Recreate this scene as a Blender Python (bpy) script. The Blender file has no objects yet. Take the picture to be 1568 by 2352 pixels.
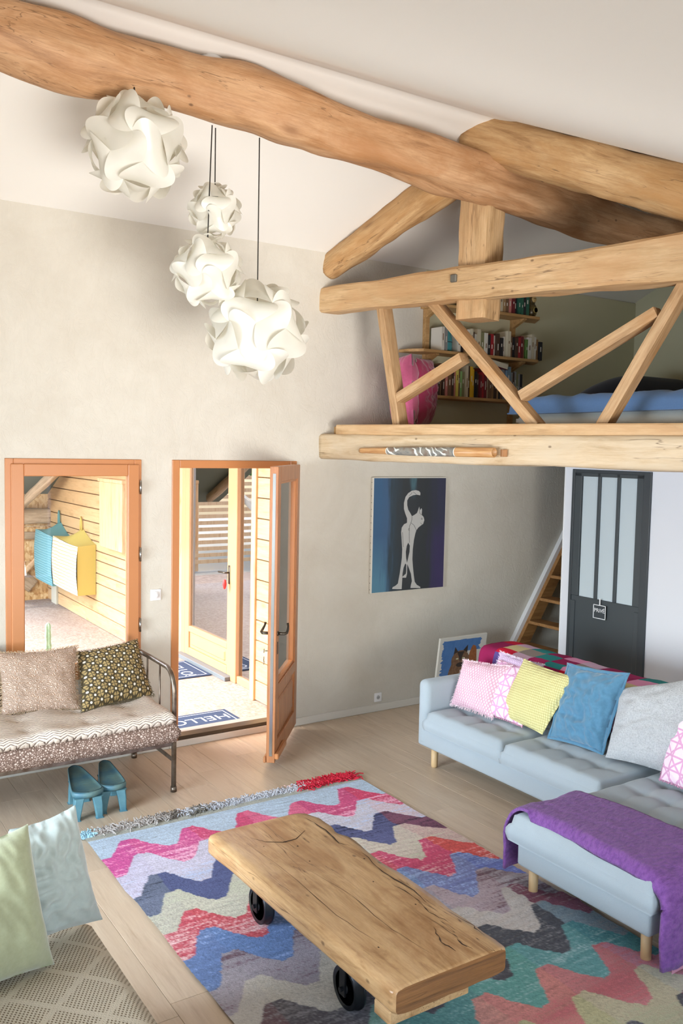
import bpy, bmesh, math, random
import numpy as np
from mathutils import Vector, Matrix, Euler, noise as mn
random.seed(7)
SC = bpy.context.scene
COL = SC.collection
PI = math.pi
# ------------------------------------------------------------------ camera
F, CX, CY, H = 2029.0, 784.0, 1176.0, 2.3
YAW, PITCH, ROLL = math.radians(33.3), math.atan(146 / F), 0.02
FW = np.array([math.sin(YAW) * math.cos(PITCH), math.cos(YAW) * math.cos(PITCH), -math.sin(PITCH)])
RT0 = np.array([math.cos(YAW), -math.sin(YAW), 0.0])
UP0 = np.cross(RT0, FW)
RT = RT0 * math.cos(ROLL) + UP0 * math.sin(ROLL)
UP = np.cross(RT, FW)
CAM = np.array([0, 0, H])
cd = bpy.data.cameras.new('camera'); cam = bpy.data.objects.new('camera', cd); COL.objects.link(cam)
cd.sensor_fit = 'VERTICAL'; cd.sensor_height = 36.0; cd.lens = 36.0 * F / 2352.0
cd.clip_start = 0.05; cd.clip_end = 200
cam.matrix_world = Matrix(((RT[0], UP[0], -FW[0], 0), (RT[1], UP[1], -FW[1], 0), (RT[2], UP[2], -FW[2], H), (0, 0, 0, 1)))
SC.camera = cam
# a measured picture point -> a point of a known plane of the room
def pl(u, v, n, p0):
    r = FW * F + RT * (u - CX) - UP * (v - CY); n = np.array(n, float)
    t = ((np.array(p0, float) - CAM) @ n) / (r @ n)
    return Vector(CAM + r * t)
def fl(u, v, z=0.0): return pl(u, v, (0, 0, 1), (0, 0, z))
def wy(u, v, y): return pl(u, v, (0, 1, 0), (0, y, 0))
def wx(u, v, x): return pl(u, v, (1, 0, 0), (x, 0, 0))
# ------------------------------------------------------------------ light
W = bpy.data.worlds.new('world'); SC.world = W; W.use_nodes = True
_n = W.node_tree.nodes; _b = _n['Background']
_sky = _n.new('ShaderNodeTexSky'); _sky.sky_type = 'NISHITA'; _sky.sun_disc = False
_sky.sun_elevation = math.radians(50); _sky.sun_rotation = math.radians(-60); _sky.dust_density = 2.0
W.node_tree.links.new(_sky.outputs[0], _b.inputs[0]); _b.inputs[1].default_value = 0.85
def area(name, loc, target, sx, sy, power, color):
    l = bpy.data.lights.new(name, 'AREA'); l.shape = 'RECTANGLE'; l.size = sx; l.size_y = sy
    l.energy = power; l.color = color
    o = bpy.data.objects.new(name, l); COL.objects.link(o); o.location = loc
    o.rotation_euler = (Vector(target) - Vector(loc)).to_track_quat('-Z', 'Y').to_euler()
    return o
sun = bpy.data.lights.new('sun', 'SUN'); sun.energy = 2.4; sun.angle = math.radians(3); sun.color = (1, .94, .84)
so = bpy.data.objects.new('sun', sun); COL.objects.link(so)
so.rotation_euler = (Vector((1.0, -0.12, -0.85))).to_track_quat('-Z', 'Y').to_euler()
a_l = area('window_light_left', (-2.38, 3.4, 1.35), (2.4, 4.1, .1), 2.6, 1.9, 92, (.76, .88, 1.0)); a_l.data.spread = math.radians(90)
a_b = area('window_light_back', (1.6, -0.90, 1.0), (2.6, 5.6, 3.5), 3.2, 1.4, 52, (1.0, .97, .94)); a_b.data.spread = math.radians(66)
area('porch_fill', (.6, 9.0, 3.0), (2.6, 9.4, .5), 3.0, 3.0, 115, (1.0, .97, .95))  # added area lamp, out of view, brightens the porch beside sky and sun
SC.view_settings.view_transform = 'Standard'; SC.view_settings.look = 'None'
SC.view_settings.exposure = 0.56; SC.view_settings.gamma = 1.0
SC.view_settings.use_curve_mapping = False
# ------------------------------------------------------------------ helpers
def rgb(h, a=True):
    h = h.lstrip('#'); c = [int(h[i:i + 2], 16) / 255 for i in (0, 2, 4)]
    c = [x / 12.92 if x <= .04045 else ((x + .055) / 1.055) ** 2.4 for x in c]
    return (*c, 1.0) if a else tuple(c)
WM = {}
def place(o, Wm, parent=None):
    WM[o.name] = Wm
    if parent is not None:
        o.parent = parent; o.matrix_parent_inverse = WM[parent.name].inverted()
    o.matrix_basis = Wm
def tag(o, label=None, cat=None, group=None, kind=None):
    if label: o['label'] = label
    if cat: o['category'] = cat
    if group: o['group'] = group
    if kind: o['kind'] = kind
    return o
def thing(name, loc, label=None, cat=None, group=None, kind=None):
    o = bpy.data.objects.new(name, None); COL.objects.link(o); o.empty_display_size = .1
    place(o, Matrix.Translation(Vector(loc))); return tag(o, label, cat, group, kind)
def mk(name, verts, faces, m, parent=None, smooth=False, Wm=None, kind=None, label=None, sub=0, centre=True):
    V = np.array([tuple(v) for v in verts], dtype=float)
    if Wm is None:
        if centre:
            c = Vector(((V[:, 0].min() + V[:, 0].max()) / 2, (V[:, 1].min() + V[:, 1].max()) / 2, V[:, 2].min()))
        else: c = Vector((0, 0, 0))
        V = V - np.array(c); Wm = Matrix.Translation(c)
    me = bpy.data.meshes.new(name); me.from_pydata(V.tolist(), [], [tuple(f) for f in faces])
    me.materials.append(m)
    if smooth: me.polygons.foreach_set('use_smooth', [True] * len(me.polygons))
    me.update()
    return link(name, me, parent, Wm, kind, label, sub)
def link(name, me, parent=None, Wm=None, kind=None, label=None, sub=0):
    o = bpy.data.objects.new(name, me); COL.objects.link(o)
    place(o, Wm or Matrix.Identity(4), parent)
    if kind: o['kind'] = kind
    if label: o['label'] = label
    if sub:
        s = o.modifiers.new('sub', 'SUBSURF'); s.levels = sub; s.render_levels = sub
    return o
class Bag:
    """collects shapes into one mesh"""
    def __init__(s): s.v = []; s.f = []
    def add(s, v, f):
        n = len(s.v); s.v += [tuple(p) for p in v]; s.f += [tuple(i + n for i in q) for q in f]; return s
    def box(s, x0, x1, y0, y1, z0, z1):
        return s.add([(x0, y0, z0), (x1, y0, z0), (x1, y1, z0), (x0, y1, z0), (x0, y0, z1), (x1, y0, z1), (x1, y1, z1), (x0, y1, z1)],
                     [(0, 3, 2, 1), (4, 5, 6, 7), (0, 1, 5, 4), (1, 2, 6, 5), (2, 3, 7, 6), (3, 0, 4, 7)])
    def tube(s, pts, r, n=10, cap=True):
        pts = [Vector(p) for p in pts]; rs = r if isinstance(r, (list, tuple)) else [r] * len(pts)
        V = []; Fc = []; up = None
        for i, p in enumerate(pts):
            a = pts[max(i - 1, 0)]; b = pts[min(i + 1, len(pts) - 1)]; t = (b - a).normalized()
            if up is None: up = t.orthogonal().normalized()
            up = (up - t * up.dot(t)).normalized(); sd = t.cross(up)
            for k in range(n):
                an = 2 * PI * k / n; V.append(p + (up * math.cos(an) + sd * math.sin(an)) * rs[i])
        for i in range(len(pts) - 1):
            for k in range(n): Fc.append((i * n + k, i * n + (k + 1) % n, (i + 1) * n + (k + 1) % n, (i + 1) * n + k))
        if cap: Fc.append(tuple(range(n))[::-1]); Fc.append(tuple((len(pts) - 1) * n + k for k in range(n)))
        return s.add(V, Fc)
    def lathe(s, prof, c, n=24, axis='Z'):
        V = []; Fc = []
        for (r, z) in prof:
            for k in range(n):
                a = 2 * PI * k / n; x, y = r * math.cos(a), r * math.sin(a)
                V.append({'Z': (c[0] + x, c[1] + y, c[2] + z), 'X': (c[0] + z, c[1] + x, c[2] + y), 'Y': (c[0] + x, c[1] + z, c[2] + y)}[axis])
        for i in range(len(prof) - 1):
            for k in range(n): Fc.append((i * n + k, i * n + (k + 1) % n, (i + 1) * n + (k + 1) % n, (i + 1) * n + k))
        Fc.append(tuple(range(n))[::-1]); Fc.append(tuple((len(prof) - 1) * n + k for k in range(n)))
        return s.add(V, Fc)
    def grid(s, fn, nu, nv, closed_u=False):
        V = [fn(i / (nu if closed_u else nu - 1), j / (nv - 1)) for j in range(nv) for i in range(nu)]; Fc = []
        for j in range(nv - 1):
            for i in range(nu if closed_u else nu - 1):
                Fc.append((j * nu + i, j * nu + (i + 1) % nu, (j + 1) * nu + (i + 1) % nu, (j + 1) * nu + i))
        return s.add(V, Fc)
    def out(s, name, m, parent=None, smooth=False, **k): return mk(name, s.v, s.f, m, parent, smooth, **k)
_rb = {}
def rbox_mesh(dx, dy, dz, bev, m, seg=2, smooth=True, name='box'):
    key = (round(dx, 4), round(dy, 4), round(dz, 4), bev, m.name, seg)
    if key in _rb: return _rb[key]
    bm = bmesh.new(); bmesh.ops.create_cube(bm, size=1)
    for v in bm.verts: v.co = Vector((v.co.x * dx, v.co.y * dy, v.co.z * dz))
    if bev > 0: bmesh.ops.bevel(bm, geom=bm.edges[:], offset=min(bev, min(dx, dy, dz) * .49), segments=seg, profile=.5, affect='EDGES')
    me = bpy.data.meshes.new(name); bm.to_mesh(me); bm.free(); me.materials.append(m)
    if smooth and bev > 0 and seg > 1: me.polygons.foreach_set('use_smooth', [True] * len(me.polygons))
    _rb[key] = me; return me
def rb(name, x0, x1, y0, y1, z0, z1, m, parent=None, bev=.004, seg=1, rot=None, kind=None, label=None, smooth=None):
    me = rbox_mesh(abs(x1 - x0), abs(y1 - y0), abs(z1 - z0), bev, m, seg, seg > 1 if smooth is None else smooth, name)
    Wm = Matrix.Translation(((x0 + x1) / 2, (y0 + y1) / 2, (z0 + z1) / 2))
    if rot: Wm = Wm @ Euler(rot).to_matrix().to_4x4()
    return link(name, me, parent, Wm, kind, label)
def nz(p, s=1.0, seed=0): return mn.noise(Vector((p[0] * s + seed * 17.3, p[1] * s - seed * 9.1, p[2] * s + seed * 3.7)))
# ------------------------------------------------------------------ materials
def mat0(name, rough=.6, color=None, metal=0, spec=None):
    m = bpy.data.materials.new(name); m.use_nodes = True; nt = m.node_tree; b = nt.nodes['Principled BSDF']
    b.inputs['Roughness'].default_value = rough; b.inputs['Metallic'].default_value = metal
    if spec is not None: b.inputs['Specular IOR Level'].default_value = spec
    if color: b.inputs['Base Color'].default_value = rgb(color)
    return m, nt, b
def nd(nt, typ, props=None, **ins):
    n = nt.nodes.new('ShaderNode' + typ)
    for k, v in (props or {}).items(): setattr(n, k, v)
    for k, v in ins.items():
        key = int(k[1:]) if k[0] == '_' else k.replace('__', ' ')
        s = n.inputs[key]
        if isinstance(v, bpy.types.NodeSocket): nt.links.new(v, s)
        else: s.default_value = v
    return n
def coords(nt, scale=(1, 1, 1), rot=(0, 0, 0), which='Object'):
    tc = nd(nt, 'TexCoord'); return nd(nt, 'Mapping', _0=tc.outputs[which], Scale=scale, Rotation=rot).outputs[0]
def ramp(nt, fac, stops, interp='LINEAR'):
    r = nd(nt, 'ValToRGB', _0=fac); cr = r.color_ramp; cr.interpolation = interp
    while len(cr.elements) > 1: cr.elements.remove(cr.elements[-1])
    for i, (p, c) in enumerate(stops):
        e = cr.elements[0] if i == 0 else cr.elements.new(p)
        e.position = p; e.color = rgb(c) if isinstance(c, str) else (c, c, c, 1)
    return r.outputs[0]
def mix(nt, f, a, b, blend='MIX'):
    n = nt.nodes.new('ShaderNodeMix'); n.data_type = 'RGBA'; n.blend_type = blend
    for s, v in ((n.inputs[0], f), (n.inputs[6], a), (n.inputs[7], b)):
        if isinstance(v, bpy.types.NodeSocket): nt.links.new(v, s)
        else: s.default_value = rgb(v) if isinstance(v, str) else v
    return n.outputs[2]
def math_(nt, op, a, b=0.0, c=0.0):
    n = nd(nt, 'Math', {'operation': op}, _0=a, _1=b, _2=c); return n.outputs[0]
def bump(nt, b, h, strength=.3, dist=.01):
    n = nd(nt, 'Bump', Height=h, Strength=strength, Distance=dist); nt.links.new(n.outputs[0], b.inputs['Normal'])
def noise(nt, vec, scale=5, detail=4, rough=.55, dist=0.0, out=0):
    return nd(nt, 'TexNoise', Vector=vec, Scale=scale, Detail=detail, Roughness=rough, Distortion=dist).outputs[out]
def wood(name, light, mid, dark, axis=0, gs=1.0, patch=None, knots=.0, rough=.6, bmp=.25, rnd=.15, streak=9.0, cracks=0.0):
    m, nt, b = mat0(name, rough)
    sc = [streak * gs] * 3; sc[axis] = .9 * gs
    oi = nd(nt, 'ObjectInfo')
    off = nd(nt, 'VectorMath', {'operation': 'SCALE'}, _0=(7.3, 3.1, 5.7)); nt.links.new(oi.outputs['Random'], off.inputs['Scale'])
    tc = nd(nt, 'TexCoord'); ad = nd(nt, 'VectorMath', {'operation': 'ADD'}, _0=tc.outputs['Object'], _1=off.outputs[0])
    v = nd(nt, 'Mapping', _0=ad.outputs[0], Scale=sc).outputs[0]
    g = noise(nt, v, 2.2, 8, .66, .7)
    c = ramp(nt, g, [(.30, dark), (.45, mid), (.62, light)])
    f2 = noise(nt, v, 9, 4, .7)
    c = mix(nt, .22, c, ramp(nt, f2, [(.35, dark), (.6, light)]), 'MULTIPLY' if False else 'MIX')
    sf = [85. * gs] * 3; sf[axis] = 2.2 * gs
    ff = noise(nt, nd(nt, 'Mapping', _0=ad.outputs[0], Scale=sf).outputs[0], 1.0, 4, .7)
    c = mix(nt, math_(nt, 'MULTIPLY', ramp(nt, ff, [(.50, 0.0), (.66, 1.0)]), .32), c, dark)
    hgt = math_(nt, 'ADD', math_(nt, 'ADD', g, math_(nt, 'MULTIPLY', f2, .4)), math_(nt, 'MULTIPLY', ff, .25))
    if patch:
        sp = [2.2] * 3; sp[axis] = 1.0
        v2 = nd(nt, 'Mapping', _0=ad.outputs[0], Scale=sp).outputs[0]
        p = noise(nt, v2, 1.6, 5, .62, .6)
        c = mix(nt, ramp(nt, p, [(.46, 0.0), (.66, .85)]), c, patch)
    if knots:
        sk = [3.2] * 3; sk[axis] = 1.5
        v3 = nd(nt, 'Mapping', _0=ad.outputs[0], Scale=sk).outputs[0]
        vo = nd(nt, 'TexVoronoi', Vector=v3, Scale=knots).outputs[0]
        k = ramp(nt, vo, [(.03, 1.0), (.10, .35), (.16, 0.0)])
        c = mix(nt, math_(nt, 'MULTIPLY', k, .75), c, dark)
        hgt = math_(nt, 'SUBTRACT', hgt, math_(nt, 'MULTIPLY', k, .5))
    if cracks:
        sd = [11.] * 3; sd[axis] = 7.
        vd = nd(nt, 'TexVoronoi', Vector=nd(nt, 'Mapping', _0=ad.outputs[0], Scale=sd).outputs[0], Scale=1.0)
        pick = math_(nt, 'GREATER_THAN', nd(nt, 'SeparateColor', _0=vd.outputs['Color']).outputs[0], .72)
        c = mix(nt, math_(nt, 'MULTIPLY', math_(nt, 'MULTIPLY', ramp(nt, vd.outputs[0], [(.05, 1.0), (.12, 0.0)]), pick), .7), c, '#4f331d')
        sk = [16.] * 3; sk[axis] = .8
        v4 = nd(nt, 'Mapping', _0=ad.outputs[0], Scale=sk).outputs[0]
        w = noise(nt, v4, 1.0, 3, .5, .3)
        k = ramp(nt, math_(nt, 'ABSOLUTE', math_(nt, 'SUBTRACT', w, .5)), [(0.0, 1.0), (.008, 0.0)])
        k = math_(nt, 'MULTIPLY', k, ramp(nt, noise(nt, v, .9, 2), [(.5, 0.0), (.56, 1.0)]))
        c = mix(nt, math_(nt, 'MULTIPLY', k, cracks), c, '#4a2c14')
    if rnd:
        fac = math_(nt, 'ADD', math_(nt, 'MULTIPLY', oi.outputs['Random'], rnd * 2), 1 - rnd)
        hs = nd(nt, 'HueSaturation', Value=fac, Color=c); c = hs.outputs[0]
    nt.links.new(c, b.inputs['Base Color']); bump(nt, b, hgt, bmp, .01)
    return m
def plain(name, color, rough=.5, metal=0, nscale=0, namt=.1, bmp=0, spec=None, dark=None):
    m, nt, b = mat0(name, rough, color, metal, spec)
    if nscale:
        n = noise(nt, coords(nt), nscale, 5, .6)
        c = mix(nt, ramp(nt, n, [(.35, 0.0), (.7, 1.0)]), color, dark or color)
        if not dark: c = nd(nt, 'HueSaturation', Color=color and rgb(color), Value=math_(nt, 'ADD', math_(nt, 'MULTIPLY', n, namt * 2), 1 - namt)).outputs[0]
        nt.links.new(c, b.inputs['Base Color'])
        if bmp: bump(nt, b, n, bmp, .01)
    return m
def fabric(name, a, bcol=None, scale=350, rough=.9, bmp=.35, sheen=.2, big=.08):
    m, nt, b = mat0(name, rough, a, spec=.2)
    v = coords(nt); n = noise(nt, v, scale, 2, .6); n2 = noise(nt, v, 6, 3)
    c = mix(nt, n, a, bcol or a); c = nd(nt, 'HueSaturation', Color=c, Value=math_(nt, 'ADD', math_(nt, 'MULTIPLY', n2, big * 2), 1 - big)).outputs[0]
    nt.links.new(c, b.inputs['Base Color']); bump(nt, b, n, bmp, .003)
    b.inputs['Sheen Weight'].default_value = sheen
    return m
def plaster(name, color, dark, bmp=.5, big=.6):
    m, nt, b = mat0(name, .85, color, spec=.25)
    v = coords(nt); v2 = coords(nt, (1.0, 1.0, .55), (0, .5, 0)); n = noise(nt, v, 2.0, 6, .65, .5)
    s = noise(nt, v2, 9, 6, .62, 2.4); r = ramp(nt, s, [(.42, 0.0), (.50, 1.0), (.53, .35), (.7, .8)])
    nt.links.new(mix(nt, ramp(nt, n, [(.3, 0.0), (.75, 1.0)]), color, dark), b.inputs['Base Color'])
    h = math_(nt, 'ADD', math_(nt, 'MULTIPLY', r, .5), math_(nt, 'MULTIPLY', noise(nt, v, 45, 4), .35))
    bump(nt, b, h, bmp, .006); return m
M_wall = plaster('plaster', '#d6d1c5', '#cbc4b6', .36)
M_ceil = plain('ceiling_paint', '#ebe8e1', .8)
M_white = plain('white_paint', '#e4e4e4', .7)
M_wall2 = plain('smooth_wall_paint', '#dfe0e4', .75)
M_loftwall = plain('wall_green_cast', '#cbc6a6', .85)  # wall colour with the green cast from the garden mixed in
M_base = plain('baseboard_paint', '#d8d3c8', .5)
M_floor = wood('oak_laminate', '#cfbda5', '#c4b098', '#b09a81', 1, 1.0, '#c6b198', 0, .38, .05, .06, 10)
M_floorgap = plain('joint', '#7d664a', .8)
M_log = wood('old_log', '#cba27a', '#b98c62', '#8d6340', 0, .9, '#a87548', 1.1, .62, .5, 0, 6, .6)
M_log2 = wood('rafter_log', '#d4b080', '#c29a6a', '#946b40', 0, .9, '#b58650', 1.2, .62, .45, 0, 7, .6)
M_beam = wood('squared_beam', '#d6b58a', '#c7a477', '#a17c50', 0, 1.0, '#c49a6c', .9, .6, .3, 0, 8, .7)
M_beamL = wood('pale_beam', '#d9c5a6', '#cbb28e', '#ab8d66', 0, 1.0, '#cdbb9f', .9, .65, .3, 0, 7, .7)
M_post = wood('post_wood', '#bd8f62', '#ab7c50', '#855732', 2, 1.0, '#a36c40', .8, .6, .3, 0, 8, .5)
M_brace = wood('brace_wood', '#cdaa80', '#bd976c', '#8e6b44', 0, 1.2, '#b48450', 1.6, .65, .25, .05, 10)
M_shelf = wood('pine_shelf', '#c9a06c', '#b98f5a', '#96703f', 0, 1.2, None, 1.0, .55, .15, .05, 10)
M_larch = plain('varnished_larch', '#c0804f', .35, nscale=3, namt=.05)
M_larchL = plain('light_larch', '#cf9d70', .4, nscale=3, namt=.05)
M_larch2 = wood('door_larch', '#c08458', '#b07449', '#8f5a36', 2, 1.0, None, 0, .35, .05, 0, 14)
M_plank = wood('pine_cladding', '#d6b384', '#c9a474', '#a67f4f', 1, 1.0, '#ccaa7c', 1.3, .6, .2, .07, 9)
M_postP = wood('pine_post', '#e6bf90', '#dcb183', '#b98a5a', 2, 1.0, None, 1.2, .5, .1, 0, 9)
M_ladder = wood('ladder_wood', '#a87a48', '#946738', '#6d4a26', 0, 1.0, None, 1.0, .6, .2, .05, 9)
M_slab = wood('slab_wood', '#cfab7e', '#c09a6c', '#82572f', 1, 1.0, '#8f6034', 1.5, .28, .18, 0, 5, .9)
M_glass, _nt, _b0 = mat0('pane_glass', .02)
def glassmat(name, refl, tint=(1, 1, 1, 1)):
    m = bpy.data.materials.new(name); m.use_nodes = True; nt = m.node_tree; nt.nodes.clear()
    o = nd(nt, 'OutputMaterial'); g = nd(nt, 'BsdfGlossy', Color=(1, 1, 1, 1), Roughness=.01); t = nd(nt, 'BsdfTransparent', Color=tint)
    lw = nd(nt, 'Fresnel', IOR=1.5); f = math_(nt, 'ADD', math_(nt, 'MULTIPLY', lw.outputs[0], 1.0), refl)
    x = nd(nt, 'MixShader', _0=f, _1=t.outputs[0], _2=g.outputs[0]); nt.links.new(x.outputs[0], o.inputs[0]); return m
M_glass = glassmat('clear_glass', .0)
M_glassR = glassmat('reflective_glass', .28, (.75, .8, .85, 1))
M_frost = plain('frosted_glass', '#c3ced2', .25)
M_dgrey = plain('dark_grey_paint', '#3c4246', .4)
M_black = plain('black_iron', '#2a2c30', .35, .7, nscale=30, namt=.2)
M_chrome = plain('nickel', '#a9a9a5', .25, 1.0)
M_bronze = plain('aged_bronze', '#5d564c', .38, .9)
M_plastic = plain('white_plastic', '#ececec', .35)
M_steel = plain('worn_steel', '#8f8579', .34, .8, nscale=14, bmp=.1, dark='#5e4c3c')
def osb(name, a, b_, c_, k=1.0):
    m, nt, b = mat0(name, .7); v = coords(nt)
    vo = nd(nt, 'TexVoronoi', Vector=nd(nt, 'Mapping', _0=v, Scale=(14 * k, 30 * k, 18 * k), Rotation=(.5, .4, .6)).outputs[0], Scale=1.0)
    vo2 = nd(nt, 'TexVoronoi', Vector=nd(nt, 'Mapping', _0=v, Scale=(30 * k, 12 * k, 16 * k), Rotation=(.1, .9, -.7)).outputs[0], Scale=1.0)
    s = nd(nt, 'SeparateColor', _0=vo.outputs['Color']).outputs[0]; s2 = nd(nt, 'SeparateColor', _0=vo2.outputs['Color']).outputs[0]
    f = math_(nt, 'MULTIPLY', math_(nt, 'ADD', s, s2), .5)
    nt.links.new(ramp(nt, f, [(.2, c_), (.5, a), (.8, b_)]), b.inputs['Base Color']); bump(nt, b, f, .2, .004); return m
M_osb = osb('osb_board', '#d9ae72', '#edcf9a', '#b98548')
M_osbf = osb('grey_osb_floor', '#a1938a', '#aba098', '#938378', 2.2)
#@@PART2
# ------------------------------------------------------------------ room shell
D = 6.19                      # inner face of the long wall
XL, XR, YB = -2.5, 7.69, -1.0
RY, RZ, EZ = 4.60, 4.56, 3.88
SL2 = .45
def wall_holes(name, axis, p0, p1, a0, a1, z0, z1, holes, m, zfun=None, kind='structure'):
    """a wall slab between p0..p1 on its thin axis, spanning a0..a1, with real openings"""
    xs = sorted({a0, a1, *[h[0] for h in holes], *[h[1] for h in holes]}); zs = sorted({z0, z1, *[h[2] for h in holes], *[h[3] for h in holes]})
    b = Bag()
    for i in range(len(xs) - 1):
        for j in range(len(zs) - 1):
            cx, cz = (xs[i] + xs[i + 1]) / 2, (zs[j] + zs[j + 1]) / 2
            if any(h[0] < cx < h[1] and h[2] < cz < h[3] for h in holes): continue
            if axis == 'y': b.box(xs[i], xs[i + 1], p0, p1, zs[j], zs[j + 1])
            else: b.box(p0, p1, xs[i], xs[i + 1], zs[j], zs[j + 1])
    return b.out(name, m, kind=kind)
WIN = (1.36, 2.312, .62, 2.19); DOOR = (2.55, 3.62, .0, 2.19)
wall_holes('wall_long', 'y', D, D + .16, XL, XR + .2, 0, EZ + .10, [WIN, DOOR], M_wall)
wall_holes('wall_left', 'x', XL - .2, XL, YB, D, 0, 2.02, [(1.4, 4.6, .4, 2.0)], M_white)
Bag().add([(XL, YB, 2.02), (XL, D, 2.02), (XL, D, EZ + .3), (XL, RY, RZ + .3), (XL, YB, RZ - (RY - YB) * SL2 + .3),
           (XL - .2, YB, 2.02), (XL - .2, D, 2.02), (XL - .2, D, EZ + .3), (XL - .2, RY, RZ + .3), (XL - .2, YB, RZ - (RY - YB) * SL2 + .3)],
          [(0, 1, 2, 3, 4), (9, 8, 7, 6, 5), (0, 5, 6, 1)]).out('wall_gable_left', M_white, kind='structure')
wall_holes('wall_back', 'y', YB - .2, YB, XL, XR, 0, 2.3, [(-.4, 3.6, .3, 1.9)], M_white)
Bag().add([(XR, YB, 0), (XR, D, 0), (XR, D, EZ + .3), (XR, RY, RZ + .3), (XR, YB, RZ - (RY - YB) * SL2 + .3),
           (XR + .2, YB, 0), (XR + .2, D, 0), (XR + .2, D, EZ + .3), (XR + .2, RY, RZ + .3), (XR + .2, YB, RZ - (RY - YB) * SL2 + .3)],
          [(4, 3, 2, 1, 0), (5, 6, 7, 8, 9)]).out('wall_gable_right', M_loftwall, kind='structure')
# ceiling: two slopes with a softly rounded ridge
prof = [(D + .05, EZ - .02)]
for t in np.linspace(0, 1, 9):
    y = RY + .16 - .32 * t
    zl = EZ + (D - y) * (RZ - EZ) / (D - RY); zr = RZ - (RY - y) * SL2
    prof.append((y, min(zl, zr) - .018 * (1 - (2 * t - 1) ** 2)))
prof.append((YB - .1, RZ - (RY - YB + .1) * SL2))
b = Bag(); V = []
for x in (XL - .1, XR + .1):
    V += [(x, y, z) for y, z in prof]
for x in (XL - .1, XR + .1):
    V += [(x, y, z + .15) for y, z in prof]
n = len(prof); Fc = []
for i in range(n - 1):
    Fc += [(i, i + 1, n + i + 1, n + i), (2 * n + i, 3 * n + i, 3 * n + i + 1, 2 * n + i + 1)]
b.add(V, Fc); b.out('ceiling', M_ceil, smooth=True, kind='structure')
# floor with planks
floor = thing('floor', (3, 3, -.06), kind='structure')
rb('subfloor', XL - .2, XR + .2, YB - .2, D + .0, -.12, -.006, M_floorgap, floor, 0)
x = XL; i = 0; far = Bag(); PWD = .193
rr = random.Random(3)
while x < XR:
    y = YB - rr.random() * 1.28
    while y < D:
        y1 = min(y + 1.285, D); y0 = max(y, YB)
        if y1 - y0 > .03:
            vis = (x > .2 and x < 5.0 and y1 > 2.0 and (x < 3.9 or y1 > 3.2)) and not (x < 1.0 and y1 < 3.0)
            if vis: rb('floor_plank', x + .0006, x + PWD - .0006, y0 + .0006, y1 - .0006, -.012, 0, M_floor, floor, .0012)
            else: far.box(x + .0006, x + PWD - .0006, y0 + .0006, y1 - .0006, -.012, 0)
        y += 1.285
    x += PWD; i += 1
far.out('floor_plank', M_floor, floor, kind='stuff')
# baseboards
rb('baseboard_long_wall', DOOR[1] + .01, XR, D - .014, D, 0, .065, M_base, bev=.004, kind='structure')
rb('baseboard_under_window', XL, DOOR[0] - .01, D - .014, D, 0, .065, M_base, bev=.004, kind='structure')
rb('baseboard_under_door', DOOR[0] - .01, DOOR[1] + .01, D - .016, D, 0, .05, M_base, bev=.004, kind='structure')
# partition with the grey door
PX = 6.0
wall_holes('wall_partition', 'x', PX, PX + .075, YB, 5.50, 0, 2.235, [(4.58, 5.415, 0, 2.16)], M_wall2)
rb('trim_partition_end', PX - .004, PX + .079, 5.498, 5.512, 0, 2.235, M_white, bev=.003, kind='structure')
# ------------------------------------------------------------------ window in the long wall
def frame_rect(name, x0, x1, z0, z1, y0, y1, w, m, parent, bev=.004, bottom=True, wb=None):
    wb = wb or w
    rb(name, x0, x0 + w, y0, y1, z0, z1, m, parent, bev); rb(name, x1 - w, x1, y0, y1, z0, z1, m, parent, bev)
    rb(name, x0 + w, x1 - w, y0, y1, z1 - w, z1, m, parent, bev)
    if bottom: rb(name, x0 + w, x1 - w, y0, y1, z0, z0 + wb, m, parent, bev)
win = thing('window_1', (1.84, D, .62), kind='structure')
frame_rect('window_frame', WIN[0], WIN[1], WIN[2], WIN[3], D - .012, D + .07, .055, M_larch, win)
frame_rect('sash', WIN[0] + .035, WIN[1] - .022, WIN[2] + .03, WIN[3] - .035, D - .03, D + .03, .085, M_larch, win, .006)
rb('pane', WIN[0] + .11, WIN[1] - .10, D + .001, D + .007, WIN[2] + .1, WIN[3] - .11, M_glass, win, 0)
frame_rect('outer_reveal', WIN[0] + .02, WIN[1] - .02, WIN[2], WIN[3] - .02, D + .07, D + .17, .018, M_white, win)
for z in (1.99, 1.50, .98):
    h = Bag().tube([(WIN[1] - .018, D - .042, z - .05), (WIN[1] - .018, D - .042, z + .05)], .008, 10).box(WIN[1] - .022, WIN[1] - .014, D - .042, D - .01, z - .035, z + .035)
    h.out('hinge', M_chrome, win, True)
# ------------------------------------------------------------------ open glazed door
dr = thing('door_1', (3.08, D, 0), kind='structure')
x0, x1, _, z1 = DOOR
rb('door_frame', x0, x0 + .06, D - .012, D + .07, .05, z1, M_larch, dr, .004)
rb('door_frame', x1 - .06, x1, D - .012, D + .07, .03, z1, M_larch, dr, .004)
rb('door_frame', x0 + .06, x1 - .06, D - .012, D + .07, z1 - .06, z1, M_larch, dr, .004)
rb('reveal', x0 + .02, x0 + .04, D + .07, D + .16, .06, z1 - .03, M_larchL, dr, .002)
rb('reveal', x0 + .04, x1 - .04, D + .07, D + .16, z1 - .05, z1 - .03, M_larchL, dr, .002)
rb('reveal', x1 - .04, x1 - .02, D + .07, D + .16, .06, z1 - .03, M_larchL, dr, .002)
rb('threshold', x0 + .06, x1 - .06, D - .005, D + .10, .05, .078, M_bronze, dr, .003, label='dark metal threshold strip')
rb('sill', x0 + .04, x1 - .04, D + .10, D + .19, .03, .075, plain('grey_sill', '#a9a6a2', .4, .3), dr, .004, label='grey aluminium sill')
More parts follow.
